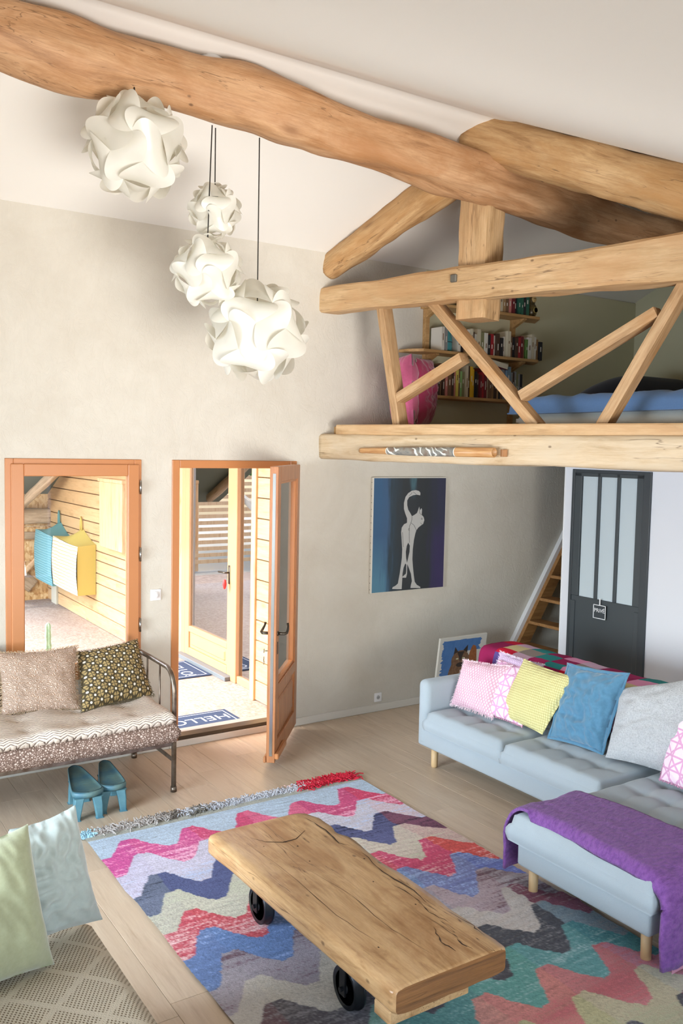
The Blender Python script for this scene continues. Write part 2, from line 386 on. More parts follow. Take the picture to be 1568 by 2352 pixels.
# leaf: local frame, hinge at origin, leaf along +X, local -Y faces the room when closed
hx, hy = x1 - .055, D - .035
ang = math.atan2(-(D - .03 - 5.50), -(x1 - .055 - 3.015))          # direction of the leaf from the hinge
LW, LH, LT = .93, 2.12, .062
WL = Matrix.Translation((hx, hy, .045)) @ Matrix.Rotation(ang, 4, 'Z')
leaf = bpy.data.objects.new('door_leaf', None); COL.objects.link(leaf); leaf.empty_display_size = .1; place(leaf, WL, dr)
def lb(name, a0, a1, t0, t1, c0, c1, m, bev=.004, **k):
    me = rbox_mesh(a1 - a0, t1 - t0, c1 - c0, bev, m, 1, False, name)
    return link(name, me, leaf, WL @ Matrix.Translation(((a0 + a1) / 2, (t0 + t1) / 2, (c0 + c1) / 2)), **k)
sw = .105
lb('stile', 0, sw, 0, LT, 0, LH, M_larch2); lb('stile', LW - sw, LW, 0, LT, 0, LH, M_larch2)
lb('rail', sw, LW - sw, 0, LT, LH - .11, LH, M_larch2); lb('rail', sw, LW - sw, 0, LT, .46, .54, M_larch2); lb('rail', sw, LW - sw, 0, LT, 0, .13, M_larch2)
lb('glass_pane', sw, LW - sw, .026, .034, .54, LH - .11, M_glass, 0)
lb('lower_panel', sw, LW - sw, .02, .042, .13, .46, M_larch2)
lb('lower_panel', sw + .05, LW - sw - .05, .006, .056, .18, .41, M_larch2, .012)
for (a, c, w_, h_) in ((sw, .54, .018, LH - .65), (LW - sw - .018, .54, .018, LH - .65), (sw, .54, LW - 2 * sw, .018), (sw, LH - .128, LW - 2 * sw, .018)):
    lb('glazing_bead', a, a + w_, .012, .05, c, c + h_, M_larch, .003)
lb('lock_plate', LW, LW + .003, .022, .044, .05, LH - .05, M_chrome, 0, label='steel edge strip')
lb('drip_rail', LW - .32, LW + .01, LT, LT + .03, .03, .07, M_larch, .006)
lb('drip_rail', sw, LW + .01, -.02, 0, .0, .045, M_larch2, .006)
for sgn, tt in ((-1, 0), (1, LT)):
    pts = [(LW - .05, tt, .93), (LW - .05, tt + sgn * .05, .93), (LW - .075, tt + sgn * .062, .932), (LW - .13, tt + sgn * .06, .945), (LW - .165, tt + sgn * .055, .962), (LW - .17, tt + sgn * .05, .985)]
    mk('door_handle', *(lambda g: (g.v, g.f))(Bag().tube(pts, [.012, .011, .010, .009, .008, .009], 10).lathe([(.018, 0), (.018, .012), (.0, .012)], (LW - .05, tt - (.006 if sgn > 0 else .006), .93), 16, 'Y')), M_bronze, leaf, True, Wm=WL)
    lb('escutcheon', LW - .062, LW - .038, tt - .004, tt + .004, .78, .87, M_bronze)
kb = Bag().tube([(LW - .05, -.001, .80), (LW - .05, -.028, .80)], .004, 8)
for q, (dx, dz) in enumerate(((0, 0), (.004, -.055), (0, -.085))):
    kb.lathe([(.0, -.001), (.016, -.001), (.016, .001), (0, .001)], (LW - .05 + dx, -.035, .80 + dz), 14, 'Y')
mk('key', kb.v, kb.f, M_chrome, leaf, False, Wm=WL, label='hanging keys')
for z in (.25, 1.05, 1.85):
    mk('hinge', *(lambda g: (g.v, g.f))(Bag().tube([(.0, -.012, z - .05), (.0, -.012, z + .05)], .009, 10)), M_chrome, leaf, True, Wm=WL)
# ------------------------------------------------------------------ grey door
d2 = thing('door_2', (PX, 5.0, 0), kind='structure')
M_dgrey2 = plain('dark_grey_door', '#43494c', .45)
rb('door_frame', PX - .02, PX + .08, 4.58, 4.65, 0, 2.16, M_dgrey, d2, .004); rb('door_frame', PX - .012, PX + .08, 5.385, 5.415, 0, 2.16, M_dgrey, d2, .004)
rb('door_frame', PX - .012, PX + .08, 4.65, 5.385, 2.13, 2.16, M_dgrey, d2, .004)
ya, yb_ = 4.65, 5.385
rb('door_panel', PX + .0, PX + .04, ya, yb_, .0, 1.045, M_dgrey2, d2, .003)
for (y0, y1) in ((ya, ya + .075), (yb_ - .075, yb_), (4.65 + .075 + .173, 4.65 + .075 + .173 + .031), (4.65 + .075 + .173 * 2 + .031, 4.65 + .075 + .173 * 2 + .062)):
    rb('mullion', PX - .006, PX + .042, y0, y1, 1.045, 2.13, M_dgrey2, d2, .003)
rb('top_rail', PX - .006, PX + .042, ya, yb_, 2.10, 2.132, M_dgrey2, d2, .003)
for y0, y1 in ((ya, ya + .05), (yb_ - .05, yb_)): rb('stile', PX - .010, PX, y0, y1, 0, 1.0, M_dgrey2, d2, .003)
for k in range(3):
    y0 = ya + .075 + k * .204; rb('pane', PX + .012, PX + .02, y0, y0 + .173, 1.045, 2.10, M_frost, d2, 0)
def text(name, s, size, m, parent, Wm, ext=.0015, kind=None):
    c = bpy.data.curves.new(name, 'FONT'); c.body = s; c.size = size; c.extrude = ext; c.align_x = 'CENTER'; c.align_y = 'CENTER'; c.resolution_u = 3
    t = bpy.data.objects.new(name, c); COL.objects.link(t); dg = bpy.context.evaluated_depsgraph_get()
    me = bpy.data.meshes.new_from_object(t.evaluated_get(dg)); bpy.data.objects.remove(t); me.materials.clear(); me.materials.append(m)
    return link(name, me, parent, Wm, kind)
# hanging sign on the door
sg = thing('hanging_sign', (PX - .012, 5.045, .89), 'small square black and white sign reading PRIVÉ hanging on the dark grey door', 'sign')
fx = PX - .018
rb('plate', fx - .002, fx + .002, 4.978, 5.112, .885, 1.005, M_dgrey, sg, 0)
for a in ((4.978, 4.984, .885, 1.005), (5.106, 5.112, .885, 1.005), (4.978, 5.112, .885, .891), (4.978, 5.112, .999, 1.005)):
    rb('border', fx - .006, fx + .001, *a, M_plastic, sg, 0)
rb('strap', fx - .004, fx + .002, 5.04, 5.05, 1.0, 1.06, M_plastic, sg, 0)
RW = Matrix(((0, 0, -1, 0), (-1, 0, 0, 0), (0, 1, 0, 0), (0, 0, 0, 1)))    # text reads on a face looking to -X
text('lettering', 'PRiVÉ', .047, M_plastic, sg, Matrix.Translation((fx - .005, 5.045, .955)) @ RW)
# ------------------------------------------------------------------ sockets
sw_ = thing('light_switch', (2.426, D, 1.15), 'white square rotary wall switch between the window and the open door', 'switch')
rb('plate', 2.384, 2.468, D - .010, D, 1.146, 1.23, M_plastic, sw_, .006, 2)
Bag().lathe([(.027, 0), (.027, -.008), (.025, -.011), (0, -.011)], (2.426, D - .009, 1.188), 24, 'Y').out('rim', M_plastic, sw_, True)
Bag().lathe([(.019, 0), (.017, -.012), (.0, -.012)], (2.426, D - .018, 1.188), 20, 'Y').out('knob', M_plastic, sw_, True)
so_ = thing('power_socket', (4.484, D, .09), 'white power socket low on the wall between the open door and the sofa', 'socket')
rb('plate', 4.444, 4.524, D - .010, D, .085, .165, M_plastic, so_, .006, 2)
Bag().lathe([(.022, 0), (.022, -.003), (.019, -.003), (.019, .004), (0, .004)], (4.484, D - .009, .125), 24, 'Y').out('rim', M_plastic, so_, True)
Bag().lathe([(.017, 0), (.017, -.001), (0, -.001)], (4.484, D - .0105, .125), 20, 'Y').out('recess', plain('socket_grey', '#b9b9b9', .5), so_, True)
for dx in (-.007, .007): Bag().lathe([(.0025, 0), (.0025, -.001), (0, -.001)], (4.484 + dx, D - .0116, .123), 8, 'Y').out('hole', M_black, so_)
# ------------------------------------------------------------------ porch beyond the wall
PZ = .05
pf = rb('floor_porch', -3.4, 4.05, D + .16, 13.2, PZ - .12, PZ, M_osbf, None, 0, kind='structure')
pw = thing('wall_porch', (3.45, 11, PZ), kind='structure')
rb('backing', 3.445, 3.50, 9.40, 12.9, PZ, 3.2, plain('dark_gap', '#7a5a3a', .8), pw, 0)
zs = [.05, .217, .368, .584, .709, .869, .984, 1.10, 1.18, 1.325, 1.50, 1.676, 1.845, 2.02, 2.2, 2.38, 2.56, 2.74, 2.92, 3.1]
rr = random.Random(5)
for a, b2 in zip(zs[:-1], zs[1:]):
    cuts = [9.41, 9.9 + rr.random() * 1.9, 12.88]
    if rr.random() < .3: cuts = [9.41, 12.88]
    for c0, c1 in zip(cuts[:-1], cuts[1:]): rb('cladding_board', 3.418, 3.445, c0 + .001, c1 - .001, a + .006, b2 - .006, M_plank, pw, .003)
rb('trim_box', 3.30, 3.43, 9.42, 10.2, 1.10, 1.86, M_postP, pw, .004)
rb('trim_box', 3.295, 3.43, 9.42, 10.25, 1.86, 1.90, M_postP, pw, .004)
rb('corner_batten', 3.39, 3.418, 12.35, 12.6, PZ, .9, plain('grey_batten', '#c5c0ac', .7), pw, .002)
# knee wall of OSB with old beams
kw = thing('wall_porch_end', (2.5, 12.9, PZ), kind='structure')
rb('osb_sheet', 1.9, 3.44, 12.88, 12.92, PZ, .60, M_osb, kw, 0); rb('osb_sheet', 1.9, 3.44, 12.88, 12.92, .605, 1.10, M_osb, kw, 0); rb('osb_sheet', 1.9, 3.44, 12.885, 12.925, 1.105, 1.8, M_osb, kw, 0)
M_oldw = wood('weathered_beam', '#c4ab8c', '#ad9474', '#86694a', 0, 1.0, None, .8, .8, .4, 0, 8, .5)
def beam(name, p0, p1, w, h, m, parent=None, amp=.012, ex=4.0, n=40, k=20, seed=0, w1=None, h1=None, up=(0, 0, 1), fs=2.5, bumps=(), kind=None, bend=None, label=None, lab=None):
    """hewn or round timber from p0 to p1; local X runs along the grain"""
    p0, p1 = Vector(p0), Vector(p1); L = (p1 - p0).length; X = (p1 - p0).normalized(); U = Vector(up); Y = U.cross(X).normalized(); Z = X.cross(Y)
    Wm = Matrix((X, Y, Z)).transposed().to_4x4(); Wm.translation = p0
    w1 = w1 or w; h1 = h1 or h; V = []; Fc = []
    for i in range(n + 1):
        t = i / n; ww = w + (w1 - w) * t; hh = h + (h1 - h) * t; oy, oz = bend(t) if bend else (0, 0)
        for j in range(k):
            a = 2 * PI * (j + .5) / k; c, s = math.cos(a), math.sin(a)
            r = (abs(c) ** ex + abs(s) ** ex) ** (-1 / ex); y, z = r * c * ww / 2, r * s * hh / 2
            px = L * t
            d = amp * (nz((px * 1.2, y * 5, z * 5), fs, seed) + .5 * nz((px * 3, y * 9, z * 9), fs, seed + 3))
            for (bt, ba, br, bs) in bumps:
                q = ((px - bt) / br) ** 2; da = math.cos(a - ba)
                if da > 0: d += bs * math.exp(-q) * da ** 2
            ln = math.hypot(y, z) or 1; V.append((px, y + y / ln * d + oy, z + z / ln * d + oz))
    for i in range(n):
        for j in range(k): Fc.append((i * k + j, i * k + (j + 1) % k, (i + 1) * k + (j + 1) % k, (i + 1) * k + j))
    Fc.append(tuple(range(k))[::-1]); Fc.append(tuple(n * k + j for j in range(k)))
    return mk(name, V, Fc, m, parent, ex < 9, Wm=Wm, kind=kind, label=label)
beam('cross_beam', (1.9, 12.80, 1.25), (3.43, 12.80, 1.26), .16, .22, M_oldw, kw, .02, 3, seed=4)
beam('cross_beam', (1.9, 12.82, 1.0), (3.43, 12.82, .98), .10, .10, M_oldw, kw, .012, 3, seed=5)
beam('cross_beam', (2.55, 12.84, .80), (3.2, 12.84, .25), .06, .20, M_oldw, kw, .008, 4, seed=6)
beam('brace', (2.75, 12.78, .18), (3.42, 12.78, .82), .05, .07, M_postP, kw, .002, 6, seed=7)
Bag().lathe([(0, 0), (.05, 0), (.06, -.03), (.03, -.05), (0, -.05)], (2.985, 12.86, .28), 16, 'Y').out('round_lamp', M_plastic, kw, True)
# porch roof
prf = thing('ceiling_porch', (1, 10, 3), kind='structure')
sl = .46
Bag().add([(1.2, D + .16, 1.50 + sl * 6.5), (4.1, D + .16, 1.50 + sl * 6.5), (4.1, 13.3, 1.38), (1.2, 13.3, 1.38), (1.2, D + .16, 1.60 + sl * 6.5), (4.1, D + .16, 1.60 + sl * 6.5), (4.1, 13.3, 1.48), (1.2, 13.3, 1.48)],
          [(0, 1, 2, 3), (7, 6, 5, 4), (0, 4, 5, 1), (1, 5, 6, 2), (2, 6, 7, 3), (3, 7, 4, 0)]).out('roof_sheet', plain('green_grey_roof', '#5d6354', .8), prf)
for xx in (1.55, 2.65):
    beam('rafter', (xx, 12.9, 1.47), (xx, 6.6, 1.42 + sl * 6.25), .12, .13, M_oldw, prf, .012, 4, seed=int(xx * 9))
beam('rafter', (2.95, 12.75, 1.36), (3.36, 11.2, 2.2), .10, .12, M_oldw, prf, .01, 4, seed=21)
# glazed double door of the porch
gd = thing('door_3', (3.78, 8.1, PZ), kind='structure')
GX = 3.76
def gb(name, y0, y1, z0, z1, m=M_larchL, t0=-.03, t1=.04, bev=.005, **k): return rb(name, GX + t0, GX + t1, y0, y1, z0, z1, m, gd, bev, **k)
gb('reveal_post', 8.77, 9.36, PZ, 2.4, M_postP, -.03, .1); rb('return_panel', 3.36, 3.73, 9.36, 9.40, PZ, 3.0, plain('grey_return', '#b4b5b6', .8), gd, 0)
gb('door_frame', 8.68, 8.77, PZ, 2.4); gb('door_frame', 6.93, 7.0, PZ, 2.4, t0=-.05); gb('door_frame', 7.0, 8.68, 2.3, 2.4)
rb('sill', GX - .10, GX + .04, 7.55, 8.77, PZ, PZ + .04, plain('grey_rubber', '#6f777b', .5), gd, .004)
gb('stile', 8.58, 8.68, PZ + .04, 2.3); gb('stile', 7.56, 7.66, PZ + .04, 2.3)
gb('rail', 7.66, 8.58, PZ + .04, .17); gb('rail', 7.66, 8.58, .34, .40); gb('rail', 7.66, 8.58, 2.2, 2.3)
gb('lower_panel', 7.66, 8.58, .17, .34, t0=-.012); gb('lower_panel', 7.72, 8.52, .205, .305, t0=-.024, bev=.01)
gb('glass_pane', 7.66, 8.58, .40, 2.2, M_glassR, -.006, .002, 0)
gb('stile', 7.44, 7.55, PZ, 2.3, t0=-.045); gb('rail', 7.0, 7.44, PZ, .12); gb('rail', 7.0, 7.44, 2.2, 2.3)
gb('glass_pane', 7.0, 7.44, .12, 2.2, M_glassR, -.006, .002, 0)
hb = Bag().box(GX - .036, GX - .028, 7.60, 7.63, .98, 1.16).tube([(GX - .03, 7.615, 1.09), (GX - .075, 7.615, 1.09), (GX - .08, 7.64, 1.09), (GX - .08, 7.75, 1.085)], .009, 10)
hb.out('door_handle', M_bronze, gd, True)
Bag().lathe([(0, 0), (.014, -.01), (.02, -.05), (.012, -.09), (0, -.1)], (GX - .08, 7.615, 1.03), 12).out('key_tag', plain('red_tag', '#c23a3a', .5), gd, True)
rb('wall_behind_glass', 5.3, 5.4, 6.6, 11.5, -.1, 3.2, plain('grey_room_wall', '#9aa0a3', .9), bev=0, kind='structure')
rb('floor_behind_glass', 3.84, 5.4, 6.6, 11.5, -.1, .03, plain('grey_room_floor', '#8f97a3', .6), bev=0, kind='structure')
cu = thing('grey_curtain', (3.86, 8.3, PZ), 'plain grey curtain hanging behind the left glass of the porch door', 'curtain')
Bag().grid(lambda u, v: (3.86 + .02 * math.sin(u * 34), 8.02 + .62 * u, PZ + .05 + 2.3 * v), 60, 3).out('cloth', plain('curtain_grey', '#a3a6aa', .9), cu, True)
# cladding between glazed door and the long wall
cw = thing('wall_porch_near', (3.66, 6.8, PZ), kind='structure')
rb('corner_post', 3.60, 3.72, 6.85, 6.93, PZ, 2.6, M_postP, cw, .004)
for k in range(14): rb('cladding_board', 3.62, 3.645, 6.36, 6.85, PZ + .01 + k * .18, PZ + .18 + k * .18, M_plank, cw, .003)
# door mats
M_mat = fabric('navy_mat', '#2f3c56', '#46536c', 260, .95, .5, 0)
M_matw = fabric('mat_print', '#d5dbe4', '#b9c1cf', 260, .95, .3, 0)
def doormat(x0, x1, y0, y1, rz, label):
    cx, cy = (x0 + x1) / 2, (y0 + y1) / 2; w, d = x1 - x0, y1 - y0
    t = thing('door_mat', (cx, cy, PZ + .0), label, 'doormat', 'door mats in the porch')
    Wb = Matrix.Translation((cx, cy, PZ)) @ Matrix.Rotation(rz, 4, 'Z')
    link('mat', rbox_mesh(w, d, .012, .004, M_mat, 1, False), t, Wb @ Matrix.Translation((0, 0, .0062)))
    bb = Bag(); e = .035; q = .007; X0, X1, Y0, Y1 = -w / 2 + e, w / 2 - e, -d / 2 + e, d / 2 - e; z0, z1 = .0122, .0134
    bb.box(X0, X1, Y0, Y0 + q, z0, z1).box(X0, X1, Y1 - q, Y1, z0, z1).box(X0, X0 + q, Y0 + q, Y1 - q, z0, z1).box(X1 - q, X1, Y0 + q, Y1 - q, z0, z1)
    mk('border_line', bb.v, bb.f, M_matw, t, Wm=Wb)
    text('lettering', 'HELLO!', .17, M_matw, t, Wb @ Matrix.Translation((0, 0, .0125)) @ Matrix.Rotation(PI, 4, 'Z'), .0006)
doormat(2.60, 3.26, 6.36, 6.72, 0, 'navy door mat reading HELLO! right behind the open door threshold')
doormat(3.13, 3.77, 7.94, 8.34, PI / 2, 'navy door mat reading HELLO! farther back in front of the porch glass doors')
#@@PART3
# ------------------------------------------------------------------ terrace outside (seen past the window edge and mirrored in the glass doors)
M_deck = wood('deck_board', '#b9a392', '#a58e7c', '#7d6857', 1, 1.0, None, 0, .7, .3, .05, 8)
rb('ground_outside', -14, 1.9, 6.5, 26, -.4, -.02, plain('gravel', '#b5ab98', .9, nscale=20), bev=0, kind='structure')
dk = thing('floor_terrace', (0, 10, 0), kind='structure')
for k in range(75): rb('deck_board', -2.6, 1.80, 6.62 + k * .1, 6.712 + k * .1, .0, .046, M_deck, dk, .002)
fn = thing('slatted_fence', (-1, 15, 0), 'pale slatted wooden terrace fence mirrored in the porch glass doors', 'fence')
for k in range(14): rb('slat', -4.0, 2.2, 14.98, 15.0, .12 + k * .12, .19 + k * .12, M_postP, fn, 0)
for k in range(6): rb('post', -4 + k * 1.2, -3.93 + k * 1.2, 15.0, 15.07, -.02, 1.85, M_postP, fn, 0)
M_leaf = plain('foliage', '#8fb26a', .7, nscale=4, dark='#5f8a45')
rr = np.random.RandomState(4)
for gi, (bx, by, bz, rad, cnt, lab) in enumerate(((-3.5, 17.0, 2.0, 2.0, 2200, 'green leafy tree left beyond the terrace fence'), (1.2, 17.6, 1.8, 1.7, 1800, 'green leafy tree right beyond the terrace fence'))):
    tr = thing('garden_tree', (bx, by, -.02), lab, 'tree', 'trees beyond the terrace')
    Bag().tube([(bx, by, -.1), (bx + .1, by, 1.2), (bx, by + .1, bz)], [.13, .1, .05], 8).out('trunk', M_oldw, tr, True)
    P = rr.normal(size=(cnt, 3)); P = P / np.linalg.norm(P, axis=1)[:, None] * (rr.rand(cnt, 1) ** .35) * rad; P[:, 2] *= .8
    V = []; Fc = []
    for p in P:
        a = rr.normal(size=3) * .11; b2 = rr.normal(size=3) * .11; n0 = len(V); c = p + (bx, by, bz + .2)
        V += [c - a, c + b2, c + a, c - b2]; Fc.append((n0, n0 + 1, n0 + 2, n0 + 3))
    mk('foliage', V, Fc, M_leaf, tr, kind='stuff')
hm = thing('hammock', (.2, 11.5, .3), 'white net hammock slung across the terrace, mirrored in the porch glass doors', 'hammock')
M_net = plain('hammock_cord', '#dcd9d0', .8)
hb = Bag(); A0, A1 = Vector((-1.4, 10.6, 1.75)), Vector((1.35, 12.6, 1.75)); dirn = (A1 - A0).normalized(); sd = Vector((-dirn.y, dirn.x, 0))
for k in range(15):
    w = (k - 7) / 7
    hb.tube([A0 + (A1 - A0) * t + sd * w * .45 * math.sin(PI * t) - Vector((0, 0, 1)) * (1.15 - .35 * abs(w)) * math.sin(PI * t) ** .8 for t in np.linspace(0, 1, 14)], .006, 4)
for t in np.linspace(.2, .8, 14):
    hb.tube([A0 + (A1 - A0) * t + sd * w * .45 * math.sin(PI * t) - Vector((0, 0, 1)) * (1.15 - .35 * abs(w)) * math.sin(PI * t) ** .8 for w in np.linspace(-1, 1, 9)], .005, 4)
hb.out('net', M_net, hm)
for P in (A0, A1): Bag().tube([P, P + Vector((0, 0, .5))], .008, 6).out('rope', M_net, hm)
pt = thing('terrace_post', (A0.x, A0.y, 0), 'square wooden post holding one end of the hammock', 'post')
rb('shaft', A0.x - .06, A0.x + .06, A0.y - .06, A0.y + .06, 0, 2.4, M_postP, pt, .004)
# cactus outside the window
ca = Bag(); cp = wy(112, 1485, 6.7); ct = wy(112, 1429, 6.7); R0 = .021
def cact(u, v):
    a = 2 * PI * u; z = PZ + .14 + v * (ct.z - PZ - .14); r = R0 * (1 + .22 * math.cos(5 * a)) * (1 if v < .93 else math.sqrt(max(0, 1 - ((v - .93) / .07) ** 2))) * (.9 + .1 * math.sin(v * 60))
    return (cp.x + r * math.cos(a) + .006 * math.sin(v * 5), 6.7 + r * math.sin(a), z)
cc = thing('cactus', (cp.x, 6.7, PZ), 'tall slim pale green column cactus standing outside the window', 'cactus')
ca.grid(cact, 30, 46, True); ca.out('stem', plain('cactus_green', '#86b28a', .6, nscale=30, dark='#b9d3ae'), cc, True)
Bag().lathe([(.0, 0), (.075, 0), (.10, .17), (.105, .19), (.09, .19), (.085, .15), (0, .15)], (cp.x, 6.7, PZ), 24).out('pot', plain('terracotta', '#b3704b', .8), cc, True)
# wall-hung fabric organisers
def organiser(y0, y1, z0, z1, front, side, label, ribs, sidecol):
    t = thing('hanging_bag', (3.3, (y0 + y1) / 2, z0), label, 'bag', 'fabric bags hanging on the cladding')
    xb, xf = 3.415, 3.19
    rr = random.Random(int(y0 * 10))
    def front_fn(u, v):
        return (xf - .02 * math.sin(PI * v) - .01 * math.sin(PI * u) + .004 * nz((u * 4, v * 4, y0)), y0 + (y1 - y0) * u, z0 + (z1 - z0) * v + .02 * math.sin(u * 3 + y0) * v)
    Bag().grid(front_fn, 20, 30).out('front_panel', front, t, True)
    def side_fn(yy):
        return lambda u, v: (xf + (xb - xf) * u, yy + .02 * math.sin(PI * v), z0 + (z1 - z0) * v + (.02 * math.sin((yy > (y0 + y1) / 2) * 3 + y0) * v) * (1 - u))
    Bag().grid(side_fn(y0), 6, 12).grid(side_fn(y1), 6, 12).grid(lambda u, v: (xf + (xb - xf) * u, y0 + (y1 - y0) * v, z0), 4, 4).grid(lambda u, v: (xb - .002, y0 + (y1 - y0) * v, z0 + (z1 - z0) * u), 4, 4).out('side_panel', side, t, True)
    ym = (y0 + y1) / 2
    def top_fn(u, v):     # roof rising to the hook
        k = (1 - abs(2 * u - 1)); return (xf + (xb - xf) * v, y0 + (y1 - y0) * u, z1 + (.16 * k ** 1.3) * v ** 1.2 + .02 * math.sin(u * 3 + y0) * (1 - v))
    Bag().grid(top_fn, 17, 8).out('top_flap', side, t, True)
    Bag().tube([(xb - .02, ym - .03, z1 + .13), (xb - .02, ym - .02, z1 + .25), (xb - .02, ym, z1 + .30), (xb - .02, ym + .02, z1 + .25), (xb - .02, ym + .03, z1 + .13)], .012, 6).out('hanging_loop', side, t, True)
def stripes(name, a, b_, sc, ax=2):
    m, nt, b = mat0(name, .85); v = coords(nt); s = nd(nt, 'SeparateXYZ', _0=v).outputs[ax]
    n = noise(nt, v, 8, 3); w = math_(nt, 'SINE', math_(nt, 'ADD', math_(nt, 'MULTIPLY', s, sc), math_(nt, 'MULTIPLY', n, 5)))
    nt.links.new(mix(nt, ramp(nt, w, [(.5, 0.0), (.8, 1.0)]), a, b_), b.inputs['Base Color']); bump(nt, b, w, .4, .01); return m
M_teal = plain('teal_cloth', '#5f918f', .8); M_tealS = stripes('teal_ribbed', '#5f9aa3', '#7fb3ba', 190)
M_yel = plain('yellow_cloth', '#c0ab57', .8); M_yelS = stripes('cream_ribbed', '#d8d2bd', '#bfa978', 150)
organiser(11.79, 12.66, .40, 1.07, M_tealS, M_teal, 'teal ribbed fabric bag hanging on the porch cladding', 0, 0)
organiser(10.68, 11.76, .44, 1.06, M_yelS, M_yel, 'yellow and cream striped fabric bag hanging on the porch cladding', 0, 0)
#@@PART4
# ------------------------------------------------------------------ roof timbers
TA = math.radians(13.4); TD = Vector((math.sin(TA), -math.cos(TA), 0)); TN = Vector((math.cos(TA), math.sin(TA), 0)); TP = Vector((3.82, D, 0))
def tp(s, z, off=0.0): p = TP + TD * s + TN * off; return Vector((p.x, p.y, z))
def zc(x): return 4.325 - .050 * (x - 1.0)
ridge = beam('ridge_log', (XL + .01, 4.72, zc(XL)), (XR - .01, 4.72, zc(XR)), .31, .305, M_log, None, .036, 2.6, n=190, k=34, seed=2, fs=1.3,
             bumps=((3.85, -1.9, .30, .06), (4.9, 1.4, .3, .04), (6.35, -.3, .18, .03), (5.6, 1.2, .25, -.02)), bend=lambda t: (.02 * math.sin(t * 9), .018 * math.sin(t * 13 + 1)))
tag(ridge, 'long thick knotty round log running under the ceiling ridge across the room', 'beam')
rl = beam('rafter_log', tp(-.02, 3.785, .12), tp(1.52, 4.375, .12), .20, .215, M_log2, None, .024, 2.6, n=60, k=26, seed=8, fs=2.2, w1=.26, h1=.25)
tag(rl, 'short round rafter log sloping down to the long wall beside the pendant lamps', 'beam')
rr_ = beam('rafter_log', tp(1.42, 4.50, .12), tp(6.6, 2.245, .12), .36, .30, M_log2, None, .024, 3.0, n=90, k=28, seed=12, fs=2.0, h1=.30)
tag(rr_, 'thick round rafter log sloping down towards the upper right corner', 'beam')
kp = Matrix((TN, -TD, Vector((0, 0, 1)))).transposed().to_4x4(); 
post = beam('king_post', tp(1.425, 3.235, .17), tp(1.44, 4.2, .17), .23, .24, M_beam, None, .012, 12, n=24, k=36, seed=15, up=tuple(TD), w1=.22, h1=.25)
tag(post, 'square wooden king post carrying the ridge log above the tie beam', 'post')
tie = beam('tie_beam', tp(-.02, 3.505, .10), tp(6.7, 3.40, .10), .20, .20, M_beam, None, .018, 9, n=110, k=40, seed=18, fs=1.6, h1=.37, w1=.24)
tag(tie, 'hewn horizontal tie beam crossing in front of the king post above the loft railing', 'beam')
lbm = beam('loft_beam', tp(-.02, 2.31, .12), tp(7.0, 2.31, .12), .22, .205, M_beamL, None, .012, 8, n=110, k=40, seed=25, fs=1.5, h1=.225)
tag(lbm, 'pale thick wooden beam carrying the loft floor with a painted tube on it', 'beam')
q = tp(1.335, 3.53, -.02)
bh = Bag().box(-.012, .02, -.028, .028, -.03, .03); Wb = Matrix((TN, -TD, Vector((0, 0, 1)))).transposed().to_4x4(); Wb.translation = tp(1.335, 3.515, -.006)
link('bolt_head', rbox_mesh(.03, .05, .055, .006, plain('grey_bolt', '#75736a', .5, .5), 1, False), None, Wb); tag(bpy.data.objects['bolt_head'], 'grey square bolt head on the face of the tie beam', 'bolt')
# loft floor
fb = beam('fascia_board', tp(.17, 2.449, .06), tp(7.0, 2.449, .06), .05, .082, M_beam, None, .0015, 12, n=30, k=24, seed=31)
tag(fb, 'thin wooden edge board along the loft floor on top of the beam', 'board')
lf = thing('floor_loft', (5.5, 4, 2.42), kind='structure')
A_, B_, = tp(0.02, 0, .14), tp(7.0, 0, .14)
for k in range(34):
    x0_, x1_ = 3.86 + k * .115, 3.86 + k * .115 + .113
    # clip to the beam line: the boards run along Y
    yb_s = [D - (xx - 3.82 - .14) / math.tan(TA) for xx in (x0_, x1_)]
    ys = max(min(max(yb_s), D), YB)
    if D - .001 - ys > .02: rb('loft_board', x0_, x1_, max(YB, ys + .0), D - .001, 2.40, 2.478, M_shelf, lf, .001)
q7 = tp(7.0, 0, .20)
Bag().add([(4.03, D, 2.235), (XR, D, 2.235), (XR, q7.y, 2.235), (q7.x, q7.y, 2.235), (4.03, D, 2.25), (XR, D, 2.25), (XR, q7.y, 2.25), (q7.x, q7.y, 2.25)], [(0, 1, 2, 3), (7, 6, 5, 4), (0, 4, 5, 1), (2, 6, 7, 3), (3, 7, 4, 0)]).out('loft_ceiling', M_white, lf)
rb('wall_loft_tint', 4.90, XR, D - .012, D, 2.48, 3.87, M_loftwall, bev=0, kind='structure')  # thin slab over the long wall, added to carry the green cast
# loft railing struts
def strut(s0, z0, s1, z1, label, w=.072, off=.165, th=.115):
    a, b2 = tp(s0 - .035, z0, off), tp(s1 - .035, z1, off)
    o = beam('railing_brace', a, b2, th, w, M_brace, None, .002, 14, n=14, k=28, seed=int(s0 * 31), up=tuple(TD) if abs(s1 - s0) < .5 else (0, 0, 1))
    tag(o, label, 'brace', 'wooden braces of the loft railing')
strut(.575, 3.42, .775, 2.475, 'nearly upright wooden loft brace nearest the long wall')
strut(.735, 2.685, 1.355, 2.975, 'short wooden loft brace rising from the upright brace in front of the pink cushion', off=.168, th=.105)
strut(1.05, 3.42, 1.99, 2.475, 'long wooden loft brace descending from the tie beam in front of the bookshelves')
strut(1.86, 2.685, 2.80, 3.17, 'wooden loft brace rising over the bed to the right hand brace', off=.168, th=.105)
strut(3.00, 3.38, 2.47, 2.475, 'rightmost long wooden loft brace leaning in front of the blue bed')
